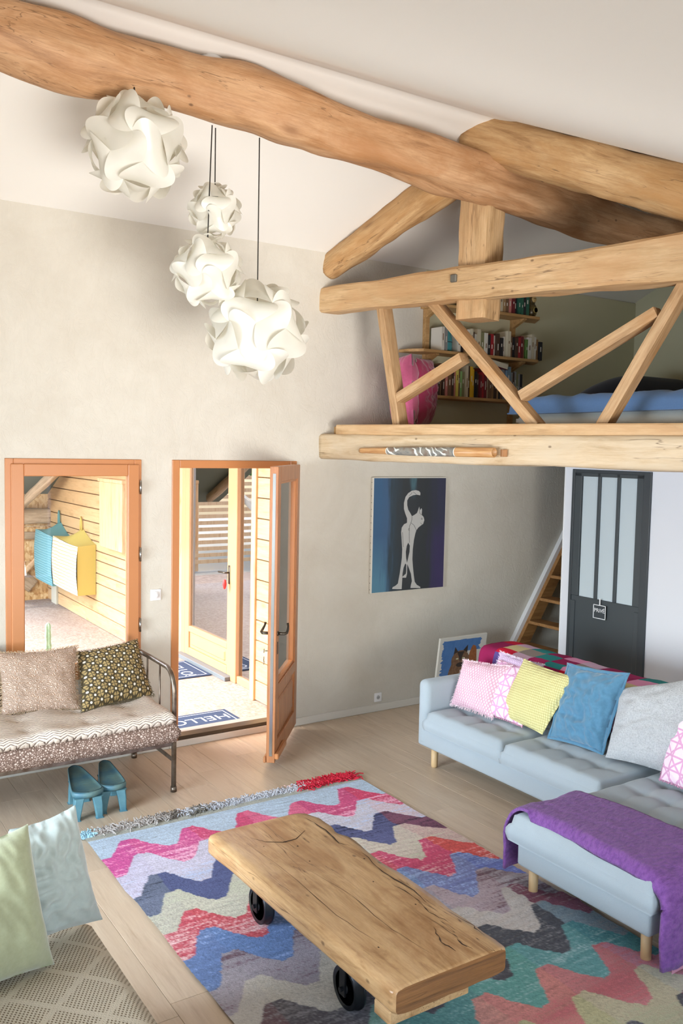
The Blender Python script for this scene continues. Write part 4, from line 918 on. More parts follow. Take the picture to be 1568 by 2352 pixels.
# ------------------------------------------------------------------ pillows
def pillow(name, bl, br, tr, tl, th, m, label, group=None, n=40, wr=.006, seed=0, pinch=.14, fr=None, frcol=None, mat_back=None, flange=0, cat='pillow', sag=0):
    bl, br, tr, tl = map(Vector, (bl, br, tr, tl)); nn = (br - bl).cross(tl - bl).normalized()
    if nn.dot(Vector((0, 0, H)) - bl) < 0: nn = -nn
    cen = (bl + br + tr + tl) / 4; t = thing(name, (cen.x, cen.y, min(bl.z, br.z)), label, cat, group)
    def pos(u, v, side):
        a, c = 2 * u - 1, 2 * v - 1
        pu = u - a * pinch * (1 - c * c) * 0 + 0; 
        k = pinch * .5
        uu = .5 + a / 2 * (1 - k * (1 - c * c) * 1.0 * abs(a)) ; vv = .5 + c / 2 * (1 - k * (1 - a * a) * abs(c))
        p = bl.lerp(br, uu).lerp(tl.lerp(tr, uu), vv)
        f = max(0, (1 - a ** 4) * (1 - c ** 4)) ** .62 * (1.12 - .30 * (a * a + c * c) / 2)
        q = nz((u * 3, v * 3, side * 2 + seed), 1.4, seed) * .012 * f + wr * nz((u * 5 + 2 * v, v * 3, seed), 2.4, seed + 5) * (.4 + f)
        rdg = wr * .8 * (1 - abs(nz((u * 2.5 + v * 1.5, v * 5 - u, seed), 1.7, seed + 2)) * 4) * (1 if True else 0) * f if wr > .007 else 0
        z = th / 2 * f
        pp = p + nn * ((z + q + rdg) if side == 1 else -(z - q) * .9)
        pp.z -= sag * f * 0
        return pp
    bb = Bag(); V = []; Fc = []
    for j in range(n + 1):
        for i in range(n + 1): V.append(pos(i / n, j / n, 1))
    o = (n + 1) ** 2
    for j in range(n + 1):
        for i in range(n + 1): V.append(pos(i / n, j / n, 0))
    for j in range(n):
        for i in range(n):
            a = j * (n + 1) + i; Fc.append((a, a + 1, a + n + 2, a + n + 1)); Fc.append((o + a, o + a + n + 1, o + a + n + 2, o + a + 1))
    for i in range(n): Fc.append((i, o + i, o + i + 1, i + 1)); a = n * (n + 1) + i; Fc.append((a, a + 1, o + a + 1, o + a))
    for j in range(n): a = j * (n + 1); Fc.append((a, a + n + 1, o + a + n + 1, o + a)); a = a + n; Fc.append((a, o + a, o + a + n + 1, a + n + 1))
    X = (br - bl).normalized(); Z = nn; Y = Z.cross(X).normalized()
    Wm = Matrix((X, Y, Z)).transposed().to_4x4(); Wm.translation = bl; inv = Wm.inverted()
    ob = mk('cushion_cover', [inv @ Vector(p) for p in V], Fc, m, t, True, Wm=Wm)
    bm = bmesh.new(); bm.from_mesh(ob.data); bmesh.ops.recalc_face_normals(bm, faces=bm.faces[:]); bm.to_mesh(ob.data); bm.free()
    rnd_ = random.Random(seed)
    if fr:
        bb = Bag(); crn = [(0, 0, 1, 0), (1, 0, 1, 1), (1, 1, 0, 1), (0, 1, 0, 0)]
        for (a, c, a2, c2) in crn:
            L = ((pos(a, c, 1) - pos(a2, c2, 1)).length); cnt = int(L / .0045)
            for k in range(cnt):
                t_ = (k + rnd_.random()) / cnt; u, v = a + (a2 - a) * t_, c + (c2 - c) * t_
                p = (pos(u, v, 1) + pos(u, v, 0)) / 2; o_ = (p - cen); o_ = (o_ - nn * o_.dot(nn)).normalized()
                dd = (o_ + Vector((rnd_.gauss(0, .35), rnd_.gauss(0, .35), rnd_.gauss(0, .35)))).normalized()
                bb.tube([p - dd * .004, p + dd * fr * .55, p + dd * fr + Vector((0, 0, -fr * .25))], .0016, 3, False)
        bb.out('fringe', plain(name + '_fringe_' + str(seed), frcol, .9), t, kind='stuff')
    if flange:
        bb = Bag(); ring = []
        for (a, c, a2, c2) in [(0, 0, 1, 0), (1, 0, 1, 1), (1, 1, 0, 1), (0, 1, 0, 0)]:
            for k in range(24): t_ = k / 24; ring.append((a + (a2 - a) * t_, c + (c2 - c) * t_))
        V = []; N_ = len(ring)
        for f in (0, 1):
            for (u, v) in ring:
                p = (pos(u, v, 1) + pos(u, v, 0)) / 2; o_ = (p - cen); o_ = (o_ - nn * o_.dot(nn)).normalized()
                V.append(p + o_ * flange * f + nn * f * .006 * math.sin(u * 22 + v * 25))
        ob2 = mk('flange', V, [(i, (i + 1) % N_, N_ + (i + 1) % N_, N_ + i) for i in range(N_)], m, t, True)
        sm = ob2.modifiers.new('thick', 'SOLIDIFY'); sm.thickness = .006; sm.offset = 0
    return t
def lattice(name, base, line, sc, wave=False):
    m, nt, b = mat0(name, .9, spec=.1); v = coords(nt); s = nd(nt, 'SeparateXYZ', _0=v); x, y = s.outputs[0], s.outputs[1]
    tot = None
    for (a, c) in ((1, 0), (0, 1), (.7, .7), (.7, -.7)) if wave else ((1, .58), (1, -.58)):
        d = math_(nt, 'ADD', math_(nt, 'MULTIPLY', x, a * sc), math_(nt, 'MULTIPLY', y, c * sc)); f = math_(nt, 'PINGPONG', d, .5)
        k = ramp(nt, f, [(.0, 1.0), (.055 if wave else .14, .9), (.09 if wave else .2, 0.0)]); tot = k if tot is None else math_(nt, 'MAXIMUM', tot, k)
    nt.links.new(mix(nt, tot, base, line), b.inputs['Base Color']); bump(nt, b, math_(nt, 'ADD', tot, noise(nt, v, 200, 2)), .4, .003); return m
S = .445
M_pinkd = lattice('pink_diamond', '#e7cad2', '#cf9fb0', 48); M_pinkg = lattice('pink_geometric', '#eed6e2', '#d49cc0', 13, True); M_lav = lattice('lavender_weave', '#dccbe0', '#c4a3c8', 60)
m, nt, b = mat0('yellow_waffle', .9, spec=.1); v = coords(nt); s = nd(nt, 'SeparateXYZ', _0=v)
wa = math_(nt, 'MULTIPLY', math_(nt, 'ABSOLUTE', math_(nt, 'SINE', math_(nt, 'MULTIPLY', s.outputs[0], 250))), math_(nt, 'ABSOLUTE', math_(nt, 'SINE', math_(nt, 'MULTIPLY', s.outputs[1], 190))))
nt.links.new(ramp(nt, wa, [(0, '#c3b878'), (.4, '#e4dca0')]), b.inputs['Base Color']); bump(nt, b, wa, .8, .006); M_yw = m
def velvet(name, c, dk_):
    m = fabric(name, c, dk_, 60, .75, .2, .5, .12); return m
M_bluev = velvet('blue_velvet', '#5a89a6', '#47748f')
m, nt, b = mat0('white_fur', .95, '#cfd1d3', spec=.1); v = coords(nt); n_ = noise(nt, v, 110, 4, .7); nt.links.new(ramp(nt, n_, [(.3, '#b5b8bb'), (.6, '#d9dbdd')]), b.inputs['Base Color']); bump(nt, b, n_, 1.0, .015); b.inputs['Sheen Weight'].default_value = .4; M_fur = m
T4 = 4.50
pillow('throw_pillow', (4.36, 4.74, S), (4.34, 4.31, S), wx(1248, 1527, T4), wx(1150, 1497, T4), .10, M_lav, 'fringed pale lavender pillow mostly hidden behind the pink and yellow pillows on the sofa', 'pillows on the grey sofa', seed=1, fr=.02, frcol='#e6dce8')
pillow('throw_pillow', (4.19, 4.865, S), (4.22, 4.46, S), (4.40, 4.47, .79), (4.30, 4.86, .765), .12, M_pinkd, 'fringed pink pillow with fine diamonds next to the sofa arm', 'pillows on the grey sofa', seed=2, fr=.018, frcol='#e9d3d8')
pillow('throw_pillow', (4.22, 4.60, S), (4.27, 4.22, S), (4.46, 4.26, .80), (4.42, 4.62, .80), .09, M_pinkg, 'white pillow with pink lattice lines behind the yellow pillow', 'pillows on the grey sofa', seed=3, fr=.010, frcol='#d9a5bb')
pillow('throw_pillow', fl(1137, 1645, S), fl(1245, 1688, S), wx(1331, 1556, 4.42), wx(1203, 1512, 4.42), .12, M_yw, 'pale yellow waffle knit pillow leaning on the sofa', 'pillows on the grey sofa', seed=4, n=46)
pillow('throw_pillow', fl(1262, 1692, S), fl(1382, 1728, S), wx(1440, 1550, 4.46), wx(1305, 1528, 4.46), .13, M_bluev, 'blue velvet pillow between the yellow and the white pillow', 'pillows on the grey sofa', seed=5, wr=.014, n=56, flange=.022)
pillow('throw_pillow', (4.28, 3.52, S), (4.36, 3.00, S), wx(1625, 1550, 4.50), wx(1425, 1580, 4.50), .22, M_fur, 'large fluffy white pillow on the sofa right of the blue velvet pillow', 'pillows on the grey sofa', seed=6, wr=.008, n=50)
pillow('throw_pillow', fl(1515, 1790, S), (4.20, 2.74, S), (4.42, 2.80, .84), (4.44, 3.17, .83), .10, M_pinkg, 'pink and white lattice pillow cut by the right edge of the picture', 'pillows on the grey sofa', seed=7, fr=.01, frcol='#cf8fae')
#@@PART6
# ------------------------------------------------------------------ metal daybed
m, nt, b = mat0('floral_mattress', .9, spec=.1); v = coords(nt); vo = nd(nt, 'TexVoronoi', {'feature': 'DISTANCE_TO_EDGE'}, Vector=nd(nt, 'VectorMath', {'operation': 'ADD'}, _0=v, _1=nd(nt, 'VectorMath', {'operation': 'SCALE'}, _0=noise(nt, v, 18, 2, out=1), Scale=.03).outputs[0]).outputs[0], Scale=70).outputs[0]
f = ramp(nt, math_(nt, 'ADD', vo, math_(nt, 'MULTIPLY', noise(nt, v, 60, 3), .25)), [(.16, '#6f5b50'), (.30, '#9c8173'), (.44, '#d8c8bb')]); nt.links.new(f, b.inputs['Base Color']); bump(nt, b, noise(nt, v, 70, 3), .6, .006); M_floral = m
def wavep(name, a, c, sx, sy, dist):
    m, nt, b = mat0(name, .9, spec=.1); v = coords(nt); s = nd(nt, 'SeparateXYZ', _0=v); x, y, z = s.outputs
    zg = math_(nt, 'MULTIPLY', math_(nt, 'PINGPONG', math_(nt, 'MULTIPLY', x, sx), .5), dist); w = math_(nt, 'SINE', math_(nt, 'MULTIPLY', math_(nt, 'ADD', math_(nt, 'ADD', y, z), zg), sy))
    w = math_(nt, 'MULTIPLY', math_(nt, 'ADD', w, math_(nt, 'MULTIPLY', noise(nt, v, 60, 2), .9)), .5); w = math_(nt, 'ADD', w, .35); nt.links.new(ramp(nt, w, [(.08, c), (.34, a)]), b.inputs['Base Color']); bump(nt, b, w, .5, .004); return m
M_wavy = wavep('wave_print_mat', '#e3d5c6', '#6b5a50', 12, 300, .045)
m, nt, b = mat0('floral_cushion', .95, spec=.1); v = coords(nt)
rg = nd(nt, 'TexWave', {'wave_type': 'RINGS', 'rings_direction': 'SPHERICAL'}, Vector=nd(nt, 'VectorMath', {'operation': 'FRACTION'}, _0=nd(nt, 'Mapping', _0=v, Scale=(8, 8, 0)).outputs[0]).outputs[0], Scale=5.5, Distortion=14, Detail=3).outputs[1]
nt.links.new(ramp(nt, rg, [(.15, '#a08066'), (.35, '#cfae98'), (.8, '#e2cdbd')]), b.inputs['Base Color']); bump(nt, b, math_(nt, 'ADD', rg, noise(nt, v, 90, 3)), .8, .006); M_beigef = m
m, nt, b = mat0('olive_print', .9, spec=.1); v = coords(nt); s = nd(nt, 'VectorMath', {'operation': 'FRACTION'}, _0=nd(nt, 'Mapping', _0=v, Scale=(19, 19, 0), Rotation=(0, 0, .78)).outputs[0]).outputs[0]
dd = nd(nt, 'VectorMath', {'operation': 'DISTANCE'}, _0=s, _1=(.5, .5, 0)).outputs['Value']
fr_ = nd(nt, 'VectorMath', {'operation': 'FRACTION'}, _0=nd(nt, 'Mapping', _0=v, Scale=(19, 19, 0), Rotation=(0, 0, .78), Location=(.5, .5, 0)).outputs[0]).outputs[0]
s2 = nd(nt, 'SeparateXYZ', _0=nd(nt, 'VectorMath', {'operation': 'SUBTRACT'}, _0=fr_, _1=(.5, .5, 0)).outputs[0]); an = math_(nt, 'ARCTAN2', s2.outputs[1], s2.outputs[0])
pet = math_(nt, 'ABSOLUTE', math_(nt, 'COSINE', math_(nt, 'MULTIPLY', an, 2)))
d2_ = nd(nt, 'VectorMath', {'operation': 'LENGTH'}, _0=nd(nt, 'VectorMath', {'operation': 'SUBTRACT'}, _0=fr_, _1=(.5, .5, 0)).outputs[0]).outputs['Value']
petm = math_(nt, 'MULTIPLY', math_(nt, 'GREATER_THAN', pet, .45), math_(nt, 'MULTIPLY', math_(nt, 'LESS_THAN', d2_, .40), math_(nt, 'GREATER_THAN', d2_, .07)))
cc_ = mix(nt, petm, '#4f4634', '#a58f62'); cc_ = mix(nt, math_(nt, 'LESS_THAN', dd, .15), cc_, '#e3ddd0'); nt.links.new(cc_, b.inputs['Base Color']); bump(nt, b, noise(nt, v, 200, 2), .3, .003); M_olive = m
db = thing('metal_daybed', (1.25, 5.7, 0), 'old tubular metal daybed with patterned mattresses in front of the window', 'daybed')
for ex_, nm in ((2.245, 'end_frame'), (.12, 'end_frame')):
    y0, y1 = 5.385, 6.13; g = Bag()
    pts = [(ex_, y0, .02), (ex_, y0, .66)] + [(ex_, y0 + .13 - .13 * math.cos(a), .66 + .155 * math.sin(a)) for a in np.linspace(.15, PI / 2, 8)] + [(ex_, 5.8, .818), (ex_, y1 - .06, .815), (ex_, y1 - .015, .80), (ex_, y1, .77), (ex_, y1, .02)]
    g.tube(pts, .0165, 16); g.out(nm, M_steel, db, True)
    for yy in (y0, y1): Bag().tube([(ex_, yy, 0), (ex_, yy, .035)], .021, 14).out('foot', M_steel, db, True)
    g = Bag()
    for yy in (5.64, 5.87): g.tube([(ex_, yy, .33), (ex_, yy, .815)], .007, 8)
    g.out('spindle', M_steel, db, True)
    rb('cross_bar', ex_ - .004, ex_ + .004, y0, y1, .195, .225, M_steel, db, .002); rb('cross_bar', ex_ - .004, ex_ + .004, y0, y1, .318, .348, M_steel, db, .002)
rb('side_rail', .12, 2.245, 5.385, 5.41, .31, .345, M_steel, db, .003); rb('side_rail', .12, 2.245, 6.10, 6.125, .31, .345, M_steel, db, .003)
def softslab(name, x0, x1, y0, y1, z0, z1, m, parent, seed, tx, ty, amp=.012, over=.02, dz=.014):
    nu, nv = 90, 36; V = []; Fc = []
    for side in (1, 0):
        for j in range(nv + 1):
            for i in range(nu + 1):
                u, v = i / nu, j / nv; x, y = x0 + (x1 - x0) * u, y0 + (y1 - y0) * v
                e = min(u * (x1 - x0), (1 - u) * (x1 - x0), v * (y1 - y0), (1 - v) * (y1 - y0)); f = math.sqrt(max(0, 1 - max(0, 1 - e / .05) ** 2))
                q = amp * nz((x * 3, y * 3, side), 1.6, seed)
                for a in tx:
                    for c in ty: q -= dz * math.exp(-math.hypot(x - a, y - c) / .05)
                zm = (z0 + z1) / 2 + .35 * q; h = (z1 - z0) / 2
                V.append((x + .008 * nz((x, y, z0), 7, seed), y + .010 * nz((y, x, z0), 7, seed + 1), zm + (h * (.25 + .75 * f) + q) * (1 if side else -1) if side else zm - h * (.25 + .75 * f)))
    o = (nu + 1) * (nv + 1); w = nu + 1
    for j in range(nv):
        for i in range(nu): a = j * w + i; Fc.append((a, a + 1, a + w + 1, a + w)); Fc.append((o + a, o + a + w, o + a + w + 1, o + a + 1))
    for i in range(nu): Fc.append((i, o + i, o + i + 1, i + 1)); a = nv * w + i; Fc.append((a, a + 1, o + a + 1, o + a))
    for j in range(nv): a = j * w; Fc.append((a, a + w, o + a + w, o + a)); a += nu; Fc.append((a, o + a, o + a + w, a + w))
    return mk(name, V, Fc, m, parent, True)
mt = thing('mattress', (1.2, 5.7, .34), 'thick floral print mattress on the metal daybed', 'mattress'); softslab('ticking', .15, 2.275, 5.335, 6.09, .335, .475, M_floral, mt, 3, (), (), .012)
mt2 = thing('seat_pad', (1.2, 5.7, .47), 'thin tufted wave print seat pad on top of the floral mattress', 'cushion'); softslab('pad', .15, 2.235, 5.315, 6.08, .468, .555, M_wavy, mt2, 5, (.6, .95, 1.32, 1.7, 2.0), (5.45, 5.70, 5.95), .012, dz=.03)
pillow('daybed_pillow', fl(3, 1643, .545), fl(181, 1628, .545), wy(176, 1484, 5.93), wy(-8, 1500, 5.93), .15, M_beigef, 'beige and pink floral cushion with frayed edges at the middle of the daybed', 'cushions on the metal daybed', seed=11, fr=.020, frcol='#b9a184', wr=.006)
pillow('daybed_pillow', fl(188, 1636, .545), fl(352, 1596, .55), wy(315, 1468, 6.0), wy(174, 1498, 6.0), .15, M_olive, 'olive cushion with white dots tilted at the right end of the daybed', 'cushions on the metal daybed', seed=12, fr=.016, frcol='#6d6348', wr=.005)
pillow('daybed_pillow', (.80, 5.95, .545), (1.20, 5.93, .545), (1.22, 6.08, .93), (.80, 6.08, .93), .12, M_olive, 'olive cushion barely showing at the left edge of the picture on the daybed', 'cushions on the metal daybed', seed=13, fr=.016, frcol='#6d6348')
# ------------------------------------------------------------------ carved stools
m = plain('worn_teal_paint', '#5d8a93', .6, nscale=9, bmp=.25, dark='#3f6f80'); M_stool = m
M_stoolt = plain('worn_teal_seat', '#3d6a7c', .5, nscale=7, bmp=.35, dark='#6f8a80')
def stool(tip, near, zt, label, wd=.19):
    tip, near = Vector(tip), Vector(near); ax = (tip - near); L = ax.length; ax.normalize(); sd = Vector((ax.y, -ax.x, 0)); t = thing('carved_stool', ((tip + near) / 2).to_tuple()[:2] + (0,), label, 'stool', 'carved stools under the daybed')
    def outline(k, f=1.0):
        # k in 0..1 around: wide rounded near end, pointed far end
        a = 2 * PI * k; s = (1 - math.cos(a)) / 2; wdt = wd / 2 * (1 if a < PI else -1) * min(1.0, (abs(math.sin(a)) * 1.9)) * (1 - .12 * math.exp(-(s / .06) ** 2)) * (1 - .72 * max(0, s - .12) ** 1.25)
        return near.lerp(tip, .5).lerp(near.lerp(tip, s), f) + sd * wdt * f
    V = []; N_ = 40
    for f, z in ((.92, zt - .04), (1.0, zt - .022), (1.0, zt - .004), (.965, zt + .002), (.90, zt - .002), (.6, zt - .004), (.05, zt - .005)):
        for k in range(N_): p = outline(k / N_, f); V.append((p.x, p.y, z))
    Fc = [(r * N_ + k, r * N_ + (k + 1) % N_, (r + 1) * N_ + (k + 1) % N_, (r + 1) * N_ + k) for r in range(6) for k in range(N_)] + [tuple(range(N_))[::-1], tuple(6 * N_ + k for k in range(N_))]
    mk('seat', V, Fc, M_stoolt, t, True)
    V = []; inset = [.88, .885]
    g = Bag()
    for k in range(N_): pass
    g.tube([(lambda p: (p.x, p.y, zt))(outline(k / N_, .93)) for k in range(N_ + 1)], .0028, 5); g.out('rim_line', plain('rim_dark', '#2d4a50', .7), t, True)
    g = Bag()
    for q in (-.3, 0, .3): 
        c = near + ax * L * (.30 + .05 * (q == 0)); g.tube([(c + sd * wd * q * .3 + ax * (.03 * math.cos(w_)) + sd * wd * .28 * math.sin(w_ * 1.0)).to_tuple()[:2] + (zt - .006,) for w_ in np.linspace(-1.2, 1.2, 9)], .0022, 4)
    g.out('carving', M_stool, t, True)
    for (s, w_, sp) in ((.11, .27, .018), (.11, -.27, .018), (.58, .17, .014), (.58, -.17, .014)):
        c = near + ax * L * s + sd * wd * w_; f_ = near + ax * (L * s - (.012 if s < .3 else -.03)) + sd * (wd * w_ + sp * (1 if w_ > 0 else -1))
        V = []
        for (cc, z, a_, b_) in ((c, zt - .035, .030, .032), (c.lerp(f_, .5), zt * .5, .026, .026), (f_, 0.0, .019, .018)):
            for (p_, q_) in ((-1, -1), (1, -1), (1, 1), (-1, 1)): pt = cc + sd * a_ * p_ + ax * b_ * q_; V.append((pt.x, pt.y, z))
        Fc = [(r * 4 + k, r * 4 + (k + 1) % 4, (r + 1) * 4 + (k + 1) % 4, (r + 1) * 4 + k) for r in range(2) for k in range(4)] + [(0, 1, 2, 3), (11, 10, 9, 8)]
        o = mk('leg', V, Fc, M_stool, t, False); md = o.modifiers.new('b', 'BEVEL'); md.width = .006; md.segments = 2
def t2(u, v, z): p = fl(u, v, z); return (p.x, p.y, 0)
stool(t2(168, 1757, .178), t2(206, 1822, .178), .178, 'left carved teal wooden stool with a leaf shaped seat under the daybed')
stool(t2(238, 1745, .178), t2(262, 1806, .178), .178, 'right carved teal wooden stool with a leaf shaped seat under the daybed', .165)
# ------------------------------------------------------------------ foreground seat
m, nt, b = mat0('crochet_throw', .9, spec=.1); v = coords(nt); s = nd(nt, 'SeparateXYZ', _0=v)
gx, gy = math_(nt, 'MULTIPLY', s.outputs[0], 430), math_(nt, 'MULTIPLY', s.outputs[1], 330)
dots = math_(nt, 'MULTIPLY', math_(nt, 'SINE', math_(nt, 'ADD', gx, math_(nt, 'MULTIPLY', gy, .25))), math_(nt, 'SINE', gy))
lx_ = math_(nt, 'PINGPONG', math_(nt, 'ADD', math_(nt, 'MULTIPLY', s.outputs[0], 3.9), math_(nt, 'MULTIPLY', s.outputs[1], 3.9)), .5); ly_ = math_(nt, 'PINGPONG', math_(nt, 'SUBTRACT', math_(nt, 'MULTIPLY', s.outputs[0], 3.9), math_(nt, 'MULTIPLY', s.outputs[1], 3.9)), .5)
band_ = math_(nt, 'MAXIMUM', math_(nt, 'GREATER_THAN', .06, lx_), math_(nt, 'GREATER_THAN', .06, ly_)); fill = math_(nt, 'SUBTRACT', 1.0, band_)
hole = math_(nt, 'MULTIPLY', ramp(nt, dots, [(.22, 0.0), (.5, 1.0)]), math_(nt, 'ADD', math_(nt, 'MULTIPLY', fill, .75), .12))
nt.links.new(mix(nt, hole, '#d2c7b2', '#725f48'), b.inputs['Base Color']); bump(nt, b, math_(nt, 'SUBTRACT', noise(nt, v, 300, 2), hole), .8, .006); M_croch = m
fs_ = thing('foreground_sofa', (.55, 2.1, 0), 'low sofa in the lower left corner mostly covered by a cream crochet throw', 'sofa')
rb('base', .05, .98, .6, 3.32, .10, .30, M_sofa, fs_, .03, 3); rb('seat_cushion', .05, 1.0, .6, 3.34, .29, .415, M_sofa, fs_, .05, 4)
for lx, ly in ((.12, .7), (.90, .7), (.12, 3.2), (.90, 3.2)): Bag().lathe([(.02, 0), (.025, .11), (0, .11)], (lx, ly, 0), 16).out('leg', M_leg, fs_, True)
rb('backrest', -.14, .04, .6, 3.34, .10, .80, M_sofa, fs_, .06, 4)
cpath = [(1.045, .10), (1.05, .30), (1.045, .40), (1.0, .432), (.9, .437), (.5, .437), (.10, .437), (.055, .46)]
def cf(u, v):
    p, nn = polypath([(-a, z) for a, z in cpath], u); y = .75 + 2.56 * v
    return (-p.x + (.012 * math.sin(y * 6) if u < .2 else 0), y, p.y + (.006 * nz((u * 4, y * 2, 0), 1, 6) if .25 < u < .95 else 0)), (-nn.x, 0, nn.y)
ct_ = throw_surface('crochet_throw', cf, 60, 70, M_croch, None, .008, 5, .0015, 60); tag(ct_, 'cream crochet throw with diamond openwork spread over the sofa in the lower left corner', 'blanket')
M_gv = velvet('pale_grey_velvet', '#a9b2ae', '#98a29f'); M_grv = velvet('sage_velvet', '#a3a688', '#8f9474')
pillow('sofa_pillow', (.60, 3.20, .452), fl(236, 2112, .455), wy(172, 1848, 3.24), wy(20, 1905, 3.26), .15, M_gv, 'pale grey blue velvet pillow on the foreground sofa behind the sage one', 'pillows on the foreground sofa', seed=21, wr=.012, n=50)
pillow('sofa_pillow', (.42, 2.98, .452), (.83, 3.06, .452), wy(64, 1892, 3.13), (.42, 3.16, .90), .19, M_grv, 'sage green velvet pillow at the left edge on the foreground sofa', 'pillows on the foreground sofa', seed=22, wr=.006, n=50)
# ------------------------------------------------------------------ pendant lamps
def shade_material(name):
    m = bpy.data.materials.new(name); m.use_nodes = True; nt = m.node_tree; nt.nodes.clear(); o = nd(nt, 'OutputMaterial')
    a = nd(nt, 'BsdfDiffuse', Color=rgb('#edebe2')); t = nd(nt, 'BsdfTranslucent', Color=rgb('#efece0')); g = nd(nt, 'BsdfGlossy', Color=(1, 1, 1, 1), Roughness=.35)
    x = nd(nt, 'MixShader', _0=.42, _1=a.outputs[0], _2=t.outputs[0]); y = nd(nt, 'MixShader', _0=.05, _1=x.outputs[0], _2=g.outputs[0]); nt.links.new(y.outputs[0], o.inputs[0]); return m
M_shade = shade_material('lamp_shade_plastic'); M_cord = plain('black_cord', '#2a2724', .7); M_bulb = plain('bulb_glass', '#f1f0ea', .2)
ph = (1 + 5 ** .5) / 2
ico = [Vector(p).normalized() for p in [(0, 1, ph), (0, -1, ph), (0, 1, -ph), (0, -1, -ph), (1, ph, 0), (-1, ph, 0), (1, -ph, 0), (-1, -ph, 0), (ph, 0, 1), (-ph, 0, 1), (ph, 0, -1), (-ph, 0, -1)]]
edges = [(i, j) for i in range(12) for j in range(i + 1, 12) if (ico[i] - ico[j]).length < 1.1]
def edge_frame(i, j): Z = (ico[i] + ico[j]).normalized(); X = (ico[j] - ico[i]).normalized(); Y = Z.cross(X); return Matrix((X, Y, Z)).transposed()
A_i, B_i = ico[edges[0][0]], ico[edges[0][1]]; E0 = edge_frame(*edges[0]).transposed()
thirds = [k for k in range(12) if .1 < (ico[k] - A_i).length < 1.1 and .1 < (ico[k] - B_i).length < 1.1]
ctrs = [((A_i + B_i + ico[k]) / 3).normalized() for k in thirds]
a_, b_, c_, d_ = E0 @ A_i, E0 @ B_i, E0 @ ctrs[0], E0 @ ctrs[1]
def shade_mesh(R):
    V = []; Fc = []; ns, nt_ = 15, 21
    for i in range(ns):
        s = i / (ns - 1); e = .34 * math.sin(PI * s) ** .8
        for j in range(nt_):
            t = -e + (1 + 2 * e) * j / (nt_ - 1); ss = s
            tt = min(max(t, -.6), 1.6)
            p = a_ * (1 - ss) * (1 - tt) + c_ * ss * (1 - tt) + b_ * ss * tt + d_ * (1 - ss) * tt
            q = abs(2 * t - 1) ** 1.6 - abs(2 * s - 1) ** 1.7
            curl = max(0, max(-t, t - 1)) 
            h = R * (.98 + .085 * q + .05 * curl)
            # swirl near the five and three fold corners
            dirn = p.normalized(); w = .38 * (abs(2 * s - 1) ** 3) * (1 if True else 0)
            V.append(dirn * h)
    for i in range(ns - 1):
        for j in range(nt_ - 1): k = i * nt_ + j; Fc.append((k, k + 1, k + nt_ + 1, k + nt_))
    me = bpy.data.meshes.new('shade_panel'); me.from_pydata([tuple(v) for v in V], [], Fc); me.materials.append(M_shade); me.polygons.foreach_set('use_smooth', [True] * len(me.polygons)); return me
def lamp(c, R, top, label, rot, cord=True):
    c = Vector(c); t = thing('pendant_lamp', c, label, 'lamp', 'white puzzle ball pendant lamps'); me = shade_mesh(R); RM = Euler(rot).to_matrix()
    for (i, j) in edges: link('shade_panel', me, t, Matrix.Translation(c) @ (RM @ edge_frame(i, j)).to_4x4())
    Bag().lathe([(0, 0), (.012, 0), (.02, .03), (.03, .06), (.028, .085), (.014, .105), (0, .11)], (c.x, c.y, c.z - .06), 16).out('bulb', M_bulb, t, True)
    Bag().lathe([(0, 0), (.02, 0), (.02, .05), (.008, .06), (0, .06)], (c.x, c.y, c.z + .045), 14).out('socket', M_black, t, True)
    Bag().tube([(c.x, c.y, c.z + .1), (c.x, c.y, c.z + R), (top[0], top[1], top[2])], .0036, 8).out('cord', M_cord, t, True)
LY = 4.72
p2, p3, p4 = wy(493, 484, LY + .06), wy(476, 623, LY - .05), wy(590, 762, LY)
p1 = wy(311, 339, 4.58)
lamp(p1, .235, (p1.x, 4.60, 4.16), 'upper left white puzzle ball lamp hanging close under the ridge log', (.3, .5, .2))
lamp(p2, .135, (p2.x, p2.y, 4.12), 'smallest white puzzle ball lamp, top one of the two hanging together', (.9, .1, 1.2))
lamp(p3, .176, (p3.x + .035, LY - .02, 4.10), 'middle sized white puzzle ball lamp under the smallest one', (.2, 1.3, .6))
lamp(p4, .262, (p4.x, LY, 4.10), 'lowest white puzzle ball lamp hanging on a long black cord', (1.1, .4, .9))
#@@PART7
# ------------------------------------------------------------------ loft: shelves, books, bed
LZ = 2.478
bc = thing('bookshelf', (5.45, 6.08, LZ), 'pine wall shelves filled with books in the loft', 'shelf')
SHZ = (2.775, 3.16, 3.555)
for z, xa, xb in ((SHZ[0], 4.70, 6.02), (SHZ[1], 4.62, 6.24), (SHZ[2], 4.85, 6.24)):
    bb = Bag(); y0, y1 = 5.965, D - .002; zt, zb = z, z - .024; cut = .07
    pts = [(xa, y1), (xa + .02, y0 + .10), (xa + .10, y0), (xb - .16, y0), (xb, y1)]
    if z == SHZ[0]: pts = [(xa, y1), (xa, y0), (xb, y0), (xb, y1)]
    n = len(pts); bb.add([(x, y, zb) for x, y in pts] + [(x, y, zt) for x, y in pts], [tuple(range(n)), tuple(range(n, 2 * n))[::-1]] + [(i, n + i, n + (i + 1) % n, (i + 1) % n) for i in range(n)]); bb.out('shelf_board', M_shelf, bc)
